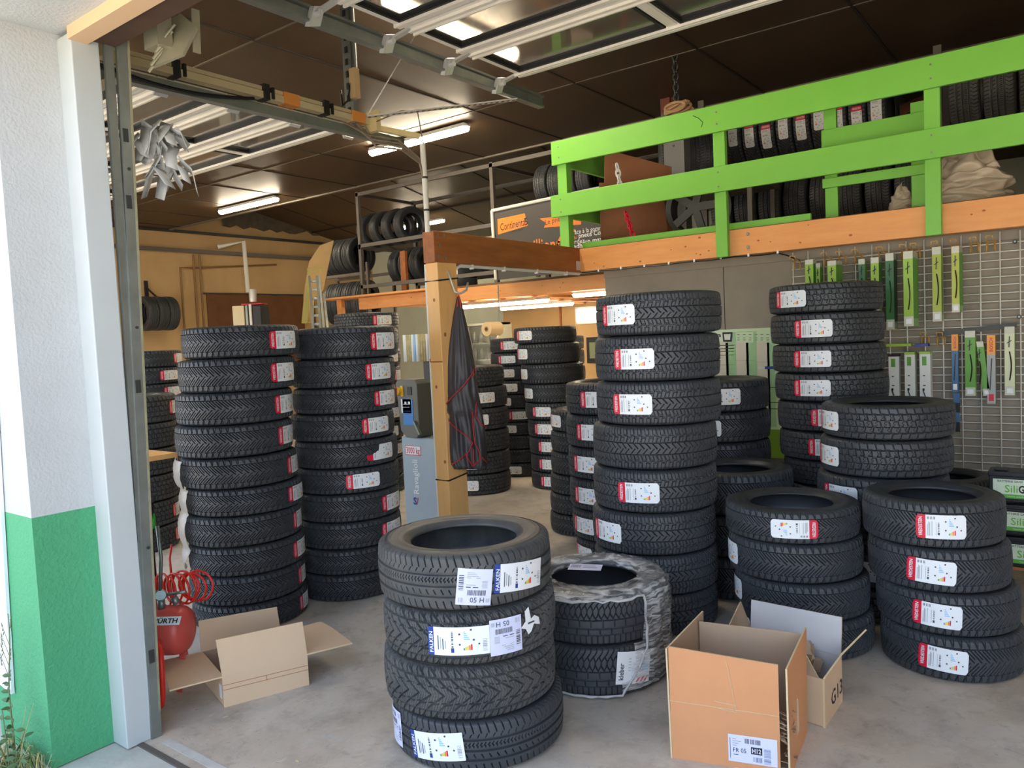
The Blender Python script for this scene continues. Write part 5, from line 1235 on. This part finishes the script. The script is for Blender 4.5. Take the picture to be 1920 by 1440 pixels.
# batteries by the mesh panel on a low crate
t = thing('crate', (-.1, 4.6, 0), 'low brown wooden crate under the car batteries', 'crate')
b = MB(); 
for i in range(3): b.box(-.41, .35, 4.5 + .11 * i, 4.6 + .11 * i, .215, .23)
child(b, 'slat', WOODD, t)
for x in (-.41, -.02, .30):
    b = MB(); b.box(x, x + .05, 4.5, 4.82, 0, .215); child(b, 'runner', WOODD, t)
for i, (dx, nm) in enumerate(((.05, 'bottom'), (.025, 'middle'), (0, 'top'))):
    z = .231 + .163 * i; x0 = -.412 + dx
    bt = thing('car_battery', (x0 + .13, 4.57, z), 'black car battery with a green label, %s of the stack of three' % nm, 'battery', 'stacked car batteries')
    b = MB(); b.box(x0, x0 + .27, 4.50, 4.64, z, z + .128); case = child(b, 'case', BLACK, bt, bevel=.004)
    b = MB(); b.box(x0 - .004, x0 + .274, 4.496, 4.644, z + .128, z + .15); b.box(x0 + .02, x0 + .08, 4.53, 4.60, z + .15, z + .16); child(b, 'lid', M('battery_lid', (34, 36, 40), .35), bt, bevel=.004)
    fl = Flat(); fl.rect(0, 0, .235, .095, 0); fl.up(); fl.rect(.0, .0, .235, .02, 2); fl.rect(0, .075, .235, .095, 0).up(); fl.put(textfit('Sili', .055, .036, 1, .01), .05, .030); fl.put(textfit('Gom', .075, .036, 3, .03), .108, .030); fl.put(textfit('BATTERIE SANS ENTRETIEN', .19, .010, 3, .01), .02, .080); fl.put(textfit('haute performance', .12, .007, 0), .06, .007)
    b = MB(); b.put(fl.get(), (x0 + .018, 4.4985, z + .02), (1, 0, 0), (0, 0, 1)); child(b, 'label', [M('battery_label_pale', (214, 226, 200), .4), M('battery_label_green', (110, 190, 60), .4), M('battery_label_leaf', (96, 176, 70), .4), BLACK], case)
# ================================================================== CARTONS, COMPRESSOR, FILM, WEEDS
KRAFT = M('kraft_cardboard', (214, 150, 102), .7, var=(4, (190, 134, 90), .5), bump=(50, .05))
KRAFTP = M('pale_cardboard_box', (218, 186, 152), .7, var=(4, (204, 172, 138), .5), bump=(50, .05))
KIN = M('cardboard_inside', (178, 150, 122), .75, var=(4, (164, 136, 108), .5))
KEDGE = M('cardboard_edge', (214, 190, 150), .8)
KWHT = M('white_lined_cardboard', (206, 202, 198), .6, var=(5, (190, 186, 182), .4))
def sheet(pts, t, out, ins, th=.006):
    """cardboard panel: pts seen from its outer side; different face colours in and out"""
    b = MB(); p = np.array(pts, float); k = len(p); n = np.zeros(3)
    for i in range(k): n += np.cross(p[i] - p[0], p[(i + 1) % k] - p[0])
    n /= np.linalg.norm(n); q = p - n * th
    b.add(np.vstack([p, q]), [tuple(range(k))], 0); b.n -= 2 * k; b.v.pop(); b.add(np.vstack([p, q]), [tuple(range(2 * k - 1, k - 1, -1))], 1)
    for i in range(k): b.f.append([i, i + k, (i + 1) % k + k, (i + 1) % k]); b.m.append(2)
    return child(b, t[1], [out, ins, KEDGE], t[0])
def unit(v): return v / np.linalg.norm(v)
Z = np.array((0, 0, 1.))
# ---- big brown carton in front
FL = pz(1260, 1421); FR = pz(1464, 1452); e = unit(FR - FL); n_ = np.array((-.035, .999, 0)); W = np.linalg.norm(FR - FL); Dp = .29
BL, BR = FL + n_ * Dp, FR + n_ * Dp
hA = .392
A = thing('carton', (FL + BR) / 2 * (1, 1, 0), 'tall open brown carton with a white H12 address label, nearest the camera', 'box')
tl = np.array([FL[0], FL[1], 0]) + e * -.006; 
fpan = sheet([FL, FR, FR + Z * hA * .955, FL + Z * hA * 1.02], (A, 'front_panel'), KRAFT, KIN)
sheet([BL, FL - e * .004, FL - e * .010 + Z * hA, BL - e * .015 + n_ * .07 + Z * (hA * 1.04)], (A, 'left_panel'), KRAFT, KIN)
sheet([BR, BL, BL + Z * (hA + .0), BR + Z * (hA - .012)], (A, 'back_panel'), KRAFT, KIN)
g = e * .035
sheet([FR + g - n_ * .015, BR + e * .006 + n_ * .03, BR + e * .006 + n_ * .05 + Z * hA * .985, FR + g * .9 - n_ * .012 + Z * hA * .94], (A, 'right_panel'), KRAFT, KIN)
b = MB(); b.slab([FL + n_ * .01 + Z * .004, FR + n_ * .01 + Z * .004, BR + Z * .004, BL + Z * .004], .003); child(b, 'bottom', KIN, A)
o_ = np.array((e[1], -e[0], 0)) * .0012
b = MB(); b.bar(FL + o_ + Z * .208, FR + o_ + Z * .200, .003, .0015, 0); b.bar(FL + e * W * .62 + o_ + Z * .218, FL + e * W * .42 + o_ + Z * .226, .002, .0015, 0); b.bar(FL + e * W * .62 + o_ + Z * .195, FL + e * W * .45 + o_ + Z * .203, .002, .0015, 0); b.bar(FL + e * W * .62 + o_ + Z * .195, FL + e * W * .54 + o_ + Z * .37, .002, .0015, 0); child(b, 'crease', KEDGE, fpan)
fl = Flat(); fl.rect(0, 0, .175, .10, 0); fl.up(); fl.rect(.006, .012, .0085, .088, 2); fl.put(textfit('FR 05', .047, .016, 1), .018, .036); fl.rect(.082, .036, .122, .062, 1); fl.bars(.06, .072, .076, .090, 1, 3, 7); fl.bars(.079, .072, .095, .090, 1, 5, 7); fl.bars(.098, .072, .118, .090, 1, 4, 8); fl.bars(.128, .03, .152, .062, 2, 6, 9, True); fl.bars(.128, .006, .152, .028, 2, 8, 7, True); fl.bars(.09, .008, .122, .026, 2, 9, 9)
for i in range(4): fl.rect(.016, .060 + .008 * i, .03 + .008 * (i % 3), .0615 + .008 * i, 2)
fl.rect(.018, .026, .036, .0285, 1); fl.up().put(textfit('H12', .032, .016, 0, .03), .086, .041)
lx = FL + e * W * .535 + Z * .022 + o_; b = MB(); b.put(fl.get(), lx, e * (W * .44 / .175), Z * .95); child(b, 'address_label', [PLIL, BLACK, M('label_slate', (110, 120, 150), .5)], fpan)
b = MB(); r = random.Random(4)
for i in range(26):
    p = FR + e * r.uniform(.0, .028) + n_ * r.uniform(.0, .05) + Z * (.02 + .19 * i / 26); d1 = np.array((r.uniform(-.02, .02), r.uniform(-.02, .02), r.uniform(-.02, .02)))
    b.add([p, p + d1 + Z * .02, p + d1 * .5 + n_ * .03, p + e * .02 - n_ * .01], [(0, 1, 2), (0, 2, 3)])
o = child(b, 'packing_paper', KIN, A); md = o.modifiers.new('thick', 'SOLIDIFY'); md.thickness = .002
b = MB(); q = BR * .4 + FR * .6 + e * .024
b.slab([q + Z * .08, q + n_ * .03 + Z * .09, q + n_ * .028 + Z * .2, q + n_ * .01 + Z * .21], .003); child(b, 'torn_tape', M('clear_tape', (214, 190, 160), .25), A)
# ---- second carton, white inside, behind it
F0 = pz(1547, 1366); F1 = pz(1580, 1315); e2 = unit(F1 - F0)     # its right side, running away from the camera
n2 = unit(np.array((-.985, .165, 0))); L2 = np.linalg.norm(F1 - F0); W2 = .39
B0, B1 = F0 + n2 * W2, F1 + n2 * W2
hB = .184
Bx = thing('carton', (F0 + B1) / 2 * (1, 1, 0), 'smaller open carton with white lining marked G13, behind the tall one', 'box')
rpan = sheet([F0, F1, F1 + Z * hB, F0 + Z * hB], (Bx, 'right_panel'), KRAFTP, KIN)
sheet([B0, F0, F0 + Z * hB, B0 + Z * hB], (Bx, 'front_panel'), KRAFTP, KIN)
sheet([B1, B0, B0 + Z * hB, B1 + Z * hB], (Bx, 'left_panel'), KRAFTP, KIN)
sheet([F1, B1, B1 + Z * hB, F1 + Z * hB], (Bx, 'back_panel'), KRAFTP, KWHT)
up = Z * hB
sheet([F1 + up, B1 + up, B1 + up + Z * .135 + e2 * .02, F1 + up + Z * .15 + e2 * .02], (Bx, 'back_flap'), KRAFTP, KWHT)
sheet([F0 + up, F1 + up, F1 + up - n2 * .085 + Z * .105 + e2 * .06, F1 * .6 + F0 * .4 + up - n2 * .03 + Z * .05], (Bx, 'right_flap'), KRAFTP, KIN)
sheet([B0 + up, F0 + n2 * .02 + up, F0 + n2 * .10 + up + Z * .10 + e2 * .03, B0 + up + Z * .10 + e2 * .03], (Bx, 'front_flap'), KIN, KIN)
sheet([B1 + up, B0 + up, B0 + up + n2 * .02 + Z * .07, B1 + up + n2 * .05 + Z * .12], (Bx, 'left_flap'), KRAFTP, KIN)
b = MB(); b.slab([F0 + n2 * .01 + Z * .004, F1 + n2 * .01 + Z * .004, B1 + Z * .004, B0 + Z * .004], .003); child(b, 'bottom', KIN, Bx)
b = MB(); b.put(textfit('G13', L2 * .62, .055, 0, .01), F0 + e2 * L2 * .36 - n2 * .001 + Z * .045, e2, Z); child(b, 'printed_mark', BLACK, rpan)
b = MB(); r = random.Random(9)
for i in range(22):
    p = F0 * .25 + B1 * .35 + F1 * .4 + np.array((r.uniform(-.09, .07), r.uniform(-.10, .06), .09 + r.uniform(0, .10))); d1 = np.array((r.uniform(-.06, .06), r.uniform(-.06, .06), r.uniform(.0, .06)))
    b.add([p, p + d1, p + d1 + Z * .03 + e2 * .05, p + Z * .04 + e2 * .04], [(0, 1, 2, 3)])
o = child(b, 'packing_paper', KIN, Bx); md = o.modifiers.new('thick', 'SOLIDIFY'); md.thickness = .0015
# ---- flattened open carton at the left
FL = pz(420.6, 1327); FR = pz(580, 1284); e = unit(FR - FL); n_ = unit(np.array((-.327, .100, 0))); W = np.linalg.norm(FR - FL); Dp = .342
BL, BR = FL + n_ * Dp, FR + n_ * Dp; hC = .135
Cx = thing('carton', (FL + BR) / 2 * (1, 1, 0), 'low wide open carton with flaps spread, beside the red compressor', 'box')
zt = Z * hC
cpan = sheet([FL, FR, FR + zt, FL + zt], (Cx, 'front_panel'), KRAFTP, KIN)
sheet([BL, FL, FL + zt, BL + zt], (Cx, 'left_panel'), KRAFTP, KIN)
sheet([FR, BR, BR + zt, FR + zt], (Cx, 'right_panel'), KRAFTP, KIN)
sheet([BR, BL, BL + zt, BR + zt], (Cx, 'back_panel'), KRAFTP, KIN)
sheet([FL + zt, FR + zt, FR + zt + Z * .15 + n_ * .012 - e * .008, FL + zt + Z * .155 + n_ * .012 - e * .012], (Cx, 'front_flap'), KRAFTP, KIN)
sheet([BR + zt, BL + zt, BL + zt + Z * .143 + n_ * .004, BR + zt + Z * .13 + n_ * .004 - e * .01], (Cx, 'back_flap'), KRAFTP, KRAFTP)
sheet([BL + zt, FL + zt, FL + zt - e * .205 - n_ * .01 + Z * .002, BL + zt - e * .165 - n_ * .01 + Z * .004][::-1], (Cx, 'left_flap'), KRAFTP, KRAFTP)
sheet([FR + zt, BR + zt, BR + zt + np.array((.06, .19, 0)), BR * .65 + FR * .35 + zt + np.array((.06, .20, 0)), FR + zt + np.array((.08, .19, 0))], (Cx, 'right_flap'), KRAFTP, KRAFTP)
b = MB(); b.slab([FL + n_ * .01 + Z * .004, FR + n_ * .01 + Z * .004, BR + Z * .004, BL + Z * .004], .003); child(b, 'bottom', KIN, Cx)
b = MB(); o_ = -n_ * .001; b.bar(FL + o_ + Z * .095, FR + o_ + Z * .09, .002, .001); b.bar(FL + o_ + Z * .075, FR + o_ + Z * .07, .002, .001); b.bar(FL + e * W * .5 + o_ + Z * .07, FL + e * W * .5 + o_ + Z * .092, .002, .001); child(b, 'printed_line', KNOT, cpan)
b = MB(); q = FL + n_ * .05 - e * .001; b.slab([q + Z * .03, q - n_ * .03 + Z * .03, q - n_ * .03 + Z * .09, q + Z * .09][::-1], .001); child(b, 'small_label', PAPER, Cx)
# ---- red air compressor
TR = M('compressor_red', (216, 84, 76), .35, var=(9, (206, 102, 92), .4))
TRB = M('bright_red_tube', (226, 44, 28), .35)
tc = pd(312, 1181, 3.42); tc[2] = max(tc[2], .2); ax = unit(np.array((.82, .56, 0.)))
K = thing('air_compressor', (tc[0], tc[1], 0), 'red air compressor tank with gauge standing behind the door track', 'compressor')
def lathe_dir(prof, c, ax, n=28):
    b = MB(); e1 = unit(np.cross(ax, Z)); vs = []
    for (r, h) in prof:
        for j in range(n):
            a = 2 * math.pi * j / n; vs.append(np.array(c) + ax * h + r * (math.cos(a) * e1 + math.sin(a) * Z))
    k = len(prof); return b.add(vs, [(i * n + j, i * n + (j + 1) % n, (i + 1) * n + (j + 1) % n, (i + 1) * n + j) for i in range(k - 1) for j in range(n)])
RT = .108
pr = [(.001, -.36), (.05, -.355), (.085, -.335), (RT, -.29), (RT, .05), (.103, .075), (.09, .095), (.06, .108), (.03, .113), (.001, .114)]
child(lathe_dir(pr, tc, ax), 'tank', TR, K, smooth=True, angle=60)
e1 = unit(np.cross(ax, Z)); 
fl = Flat()
b = MB(); v, f, mm = (lambda F_: F_.get())(Flat().rect(0, 0, .15, .038, 0).up().put(textfit('W\u00dcRTH', .125, .02, 1, .03), .012, .009))
nrm = unit(e1 * .75 + Z * .65); tv = unit(np.cross(nrm, ax)); tv = tv if tv[2] > 0 else -tv
b.put((v, f, mm), tc + nrm * (RT + .002) - ax * .04 - tv * .02, ax, tv); child(b, 'name_plate', [PAPER, BLACK], K)
b = MB(); b.tube([tc - ax * .08 + e1 * .09 - Z * .03, pd(296, 1203, 3.22), pd(301, 1222, 3.17), pd(303, 1250, 3.155), pd(305, 1305, 3.15), pd(303, 1322, 3.16), pd(296, 1330, 3.19)], .012, 0, 10); child(b, 'front_leg', TRB, K, smooth=True)
b = MB(); b.bar(tc + ax * .07 - Z * .08, np.array([tc[0] + .07, tc[1], 0]), .03, .006); child(b, 'rear_leg', TR, K)
b = MB(); b.bar(tc + ax * .03 - e1 * .08 - Z * .06, np.array([tc[0], tc[1] + .10, 0]), .03, .006); child(b, 'rear_leg', TR, K)
gc = pd(301, 1116, 3.36); b = MB(); vw = unit(-gc + np.array([0, 0, 1.5])); vw = unit(np.array([vw[0], vw[1], .1]))
gg = child(lathe_dir([(.001, -.02), (.024, -.02), (.026, .004), (.022, .006)], gc, vw, 20), 'gauge', STEEL, K, smooth=True, angle=40)
b2 = lathe_dir([(.022, .0065), (.001, .0066)], gc, vw, 20); child(b2, 'gauge_face', M('gauge_face', (198, 226, 232), .3), gg)
b = MB(); b.tube([gc - Z * .02, gc - Z * .06], .016, 0, 10); b.tube([gc + vw * .0 + (.02, .02, .0), gc + (.10, .06, .015)], .007, 0, 8); b.tube([gc + (.05, .03, -.01), gc + (.06, .04, -.04)], .016, 0, 10); b.tube([gc + Z * .02, gc + Z * .16 + (-.01, .02, 0), gc + Z * .3 + (-.02, .02, 0)], .008, 0, 8); child(b, 'valve', STEEL, K, smooth=True)
b = MB(); cc = pd(328, 1105, 3.50)
for k in range(11):
    tl_ = .16 * k - .8; c2 = cc + np.array((.012 * (k - 5), .016 * (k - 5), .004 * (k % 3)))
    d1 = unit(np.array((math.cos(tl_), math.sin(tl_) * .6, 0))); b.tube([c2 + (.058 + .006 * (k % 4)) * (math.cos(a) * d1 + math.sin(a) * Z) for a in np.linspace(0, 6.283, 21)[:-1]], .005, 0, 6, True)
b.tube([cc + (-.06, .02, .05), cc + (-.1, .04, .12), cc + (-.11, .06, .18)], .005, 0, 6)
tag(b.build('coil_hose', TRB, smooth=True), 'coiled red air hose resting on the red compressor tank', 'hose')
b = MB(); q = pd(284, 975, 3.55)
b.tube([q + (0, 0, -.35), q + (-.01, 0, -.1), q + (0, 0, 0), q + (.005, 0, .08)], [.006, .008, .014, .012], 0, 8); b.box(q[0] - .012, q[0] + .014, q[1] - .012, q[1] + .012, q[2] - .04, q[2] + .03, 1); b.lathe([(.001, -.02), (.02, -.01), (.02, .012), (.001, .02)], q + (.012, 0, .10), n=14, m=2)
tag(b.build('tyre_inflator', [BLACK, M('grip_green', (70, 190, 60), .5), STEELD], smooth=True), 'hand tyre inflator with green grip hanging above the compressor', 'tool')
# ---- milky film hanging at the left of the first stack
WRAP = bpy.data.materials.new('stretch_film'); WRAP.use_nodes = True
_t = WRAP.node_tree; _p = _t.nodes['Principled BSDF']
_p.inputs['Base Color'].default_value = (.86, .86, .84, 1); _p.inputs['Roughness'].default_value = .18; _p.inputs['Specular IOR Level'].default_value = .8
_c = _t.nodes.new('ShaderNodeTexCoord'); _mp = _t.nodes.new('ShaderNodeMapping'); _mp.inputs['Scale'].default_value = (3, 3, 22); _nz = _t.nodes.new('ShaderNodeTexNoise'); _nz.inputs['Scale'].default_value = 3.2; _nz.inputs['Detail'].default_value = 8; _nz.inputs['Distortion'].default_value = 1.2
_rp = _t.nodes.new('ShaderNodeValToRGB'); _rp.color_ramp.elements[0].position = .40; _rp.color_ramp.elements[0].color = (.10, .10, .10, 1); _rp.color_ramp.elements[1].position = .68; _rp.color_ramp.elements[1].color = (.74, .74, .74, 1)
_bp = _t.nodes.new('ShaderNodeBump'); _bp.inputs['Strength'].default_value = .6; _bp.inputs['Distance'].default_value = .015
for a_, b_ in ((_c.outputs['Object'], _mp.inputs['Vector']), (_mp.outputs[0], _nz.inputs['Vector']), (_nz.outputs[0], _rp.inputs[0]), (_rp.outputs[0], _p.inputs['Alpha']), (_nz.outputs[0], _bp.inputs['Height']), (_bp.outputs[0], _p.inputs['Normal'])): _t.links.new(a_, b_)
S5 = STK['S5'][1]; R5 = STK['S5'][0]; cx, cy = S5[0][0], S5[0][1]; ztop = S5[0][2] + S5[0][3]
b = MB(); vs = []; na = 96; vA = math.atan2(-cy, -cx)
prof = [(.60, -.02), (.62, .002), (.72, .006), (.86, .006), (.95, .0), (1.02, -.02), (1.035, -.06), (1.03, -.13), (1.02, -.21), (1.03, -.29), (1.03, -.36), (1.0, -.405)]
r = random.Random(2)
wob = [[r.uniform(-.008, .008) for _ in prof] for _ in range(na)]
for i in range(na):
    a = 2 * math.pi * i / na
    for k, (pr_, z) in enumerate(prof):
        rr = R5 * pr_ + wob[i][k] * (1.2 if k > 4 else .7); vs.append((cx + rr * math.cos(a), cy + rr * math.sin(a), ztop + z + wob[i][k] * .4))
k = len(prof); fs = []
for i in range(na):
    a = 2 * math.pi * (i + .5) / na; d = (a - vA + math.pi) % (2 * math.pi) - math.pi     # angle from the direction of the photographer, positive to the right
    for j in range(k - 1):
        op = (-1.9 < d < .62 + (.0 if j < 8 else -.30 * (j - 7) / 3)) and j >= 5          # the open window where the film is torn away
        if not op: fs.append((i * k + j, i * k + j + 1, ((i + 1) % na) * k + j + 1, ((i + 1) % na) * k + j))
b.add(vs, fs)
tag(b.build('stretch_film', WRAP, smooth=True), 'clear stretch film wrapped round the pair of tyres', 'film')
MILK = M('milky_film_edge', (205, 205, 202), .3, alpha=.8)
b = MB(); pts = []
for s in np.linspace(-1.7, .66, 26): pts.append((cx + (R5 * 1.015) * math.cos(vA + s), cy + (R5 * 1.015) * math.sin(vA + s), ztop - .022 + r.uniform(-.006, .006)))
for z in np.linspace(.05, .40, 14): 
    s = .68 - .36 * max(0, (z - .22) / .18) ** 1.5; pts.append((cx + (R5 * 1.03 + r.uniform(-.004, .004)) * math.cos(vA + s), cy + (R5 * 1.03) * math.sin(vA + s), ztop - z))
for s in np.linspace(.30, -.6, 10): pts.append((cx + (R5 * 1.02) * math.cos(vA + s), cy + (R5 * 1.02) * math.sin(vA + s), .012 + r.uniform(0, .006)))
b.tube(pts, [r.uniform(.003, .007) for _ in pts], 0, 6)
tag(b.build('film_edge', MILK, smooth=True), 'bunched whitish edge of the torn stretch film on the wrapped pair', 'film')
fl = Flat(); fl.rect(0, 0, .15, .075, 0).up(); fl.bars(.01, .03, .055, .065, 1, 2, 10); fl.rect(.065, .03, .13, .036, 1); fl.rect(.065, .05, .12, .056, 1)
q = pz(1064, 1068, ztop + .014); b = MB(); b.put(fl.get(), q, (.92, .38, 0), (-.38, .92, .05)); tag(b.build('paper_label', [PLIL, M('label_slate', (0, 0, 0))]), 'lilac delivery label lying on top of the wrapped tyres', 'label')
S1 = STK['S1'][1]; b = MB(); vs = []; nr = 40; a0 = math.atan2(-S1[5][1], -S1[5][0]) - math.radians(82)
for i in range(nr):
    z = .92 - .62 * i / (nr - 1); j = min(9, max(0, next((m for m, t_ in enumerate(S1) if z >= t_[2]), 9))); X, Y = S1[j][:2]
    u_ = (z - S1[j][2]) / S1[j][3]; bulge = .012 * math.sin(math.pi * u_)
    for s in range(8):
        a = a0 - .35 + (.72 if z > .42 else .72 * max(.25, (z - .2) / .22)) * s / 7; rr = .326 + bulge * 1.5 + r.uniform(-.003, .003) + .012 * (s in (0,)) ; vs.append((X + rr * math.cos(a), Y + rr * math.sin(a), z))
b.add(vs, [(i * 8 + s, i * 8 + s + 1, (i + 1) * 8 + s + 1, (i + 1) * 8 + s) for i in range(nr - 1) for s in range(7)])
tag(b.build('film_strip', M('grey_milky_film', (176, 170, 162), .3, alpha=.75, var=(14, (150, 144, 138), .6)), smooth=True), 'greyish torn film strip clinging to the left of the first tall stack', 'film')
# ---- weeds at the foot of the pier
LEAF = M('weed_leaf', (72, 104, 60), .55); STALK = M('weed_stalk', (110, 116, 74), .6); DRY = M('dry_grass', (186, 172, 116), .7); GRS = M('green_grass', (86, 116, 52), .6)
root = np.array((-3.14, 1.03, -.004))
P0 = thing('weed_plant', root, 'tall thin weed growing against the green pier foot', 'plant')
tp = py(14, 1150, 1.06)
st = [root + (tp - root) * s + np.array((.012 * math.sin(s * 9), .0, 0)) for s in np.linspace(0, 1, 16)]
b = MB(); b.tube(st, list(np.linspace(.0042, .0014, 16)), 0, 6); child(b, 'stem', STALK, P0, smooth=True)
r = random.Random(11)
def leaf(p, d, L, w_, par, nm='leaf', mat=None):
    d = unit(np.array(d, float)); s = unit(np.cross(d, (.3, -.9, .3))); up_ = np.cross(s, d); b = MB(); vs = []
    for i, (u_, ww) in enumerate(((0, .15), (.3, .9), (.6, 1), (.85, .5), (1, .02))):
        c = p + d * L * u_ + Z * (-.25 * L * u_ * u_)
        vs += [c - s * w_ * ww, c + up_ * .0015, c + s * w_ * ww]
    b.add(vs, [(3 * i + k, 3 * i + k + 1, 3 * i + k + 4, 3 * i + k + 3) for i in range(4) for k in range(2)]); return child(b, nm, mat or LEAF, par, smooth=True)
for i in range(26):
    s = .06 + .56 * (i / 26) ** .9; k = s * 15; p = st[int(k)] * (1 - k % 1) + st[int(k) + 1] * (k % 1); a = i * 2.4
    leaf(p, (math.cos(a), -.3 + .3 * math.sin(a), .35), r.uniform(.035, .055) * (1.1 - s * .5), .008, P0)
for i in range(7):
    s = .55 + .06 * i; k = s * 15; p = st[int(k)]; a = i * 2.1; q = p + np.array((.05 * math.cos(a), -.01, .07)); b = MB(); b.tube([p, (p + q) / 2 + (0, 0, .0), q], [.0012, .001, .0008], 0, 5)
    for m in range(3): b.tube([q + (0, 0, -.015 * m), q + (.012 * math.cos(a + m), 0, .014 - .015 * m)], [.0022, .001], 0, 5)
    child(b, 'seed_stalk', STALK, P0)
P1 = thing('weed_plant', root + (.06, -.03, 0), 'short bushy weed with broad leaves at the pier corner', 'plant')
for i in range(5):
    a = i * 1.3; q = root + np.array((.06 + .12 * math.cos(a), -.03 + .05 * math.sin(a), .13 + .05 * (i % 3))); p = root + (.06, -.03, 0); b = MB(); b.tube([p, (p + q) / 2 + (0, 0, .02), q], [.003, .0025, .0015], 0, 5); child(b, 'stem', STALK, P1)
    for m in range(5): leaf(p + (q - p) * (.4 + .15 * m), (math.cos(a + m * 2.2), math.sin(a + m * 2.2) - .2, .3), r.uniform(.03, .05), .008, P1)
b = MB()
for i in range(330):
    p = np.array((-3.36 + .38 * r.random() ** .8, .86 + .24 * r.random(), -.004)); a = r.uniform(0, 6.28); L = r.uniform(.05, .16); d = np.array((math.cos(a), math.sin(a) * .6, r.uniform(.5, 1.6))); d = unit(d) * L; s = np.array((-math.sin(a), math.cos(a), 0)) * .0022
    m = 0 if r.random() < .5 else 1; c = p + d * .55 + Z * .02
    b.add([np.minimum(v_, (9, 1.10, 9)) for v_ in (p - s, p + s, c + s * .8, c - s * .8, p + d + (0, 0, -.02))], [(0, 1, 2, 3), (3, 2, 4)], m)
for (dx, dy, L, a) in ((.10, .0, .34, .45), (.07, .02, .26, .2), (.13, -.02, .2, .6), (-.1, 0, .2, -.6), (.02, .0, .18, 1.0)):
    p = np.array((-3.18 + dx, 1.02 + dy, 0)); q = p + np.array((L * math.sin(a), .02, L * math.cos(a))); b.tube([p, (p + q) / 2 + (-.01, 0, .01), q], [.0016, .0013, .0007], 0, 5)
tag(b.build('grass_tuft', [DRY, GRS], origin=(-3.2, 1.0, 0)), 'dry and green grass tuft on the ground at the pier foot', 'grass', kind='stuff')
b = MB(); r = random.Random(21)
for i in range(16):
    p = np.array((r.uniform(-2.9, -.3), r.uniform(1.6, 2.6), .0005)); a = r.uniform(0, 6.28); L = r.uniform(.003, .011); d = np.array((math.cos(a), math.sin(a), 0)) * L; s = np.array((-d[1], d[0], 0)) * .25; b.slab([p - d - s, p + d - s, p + d + s, p - d + s], -.002)
tag(b.build('floor_debris', KEDGE, origin=(-1.6, 2, 0)), 'small paper scraps scattered on the front floor', 'debris', kind='stuff')
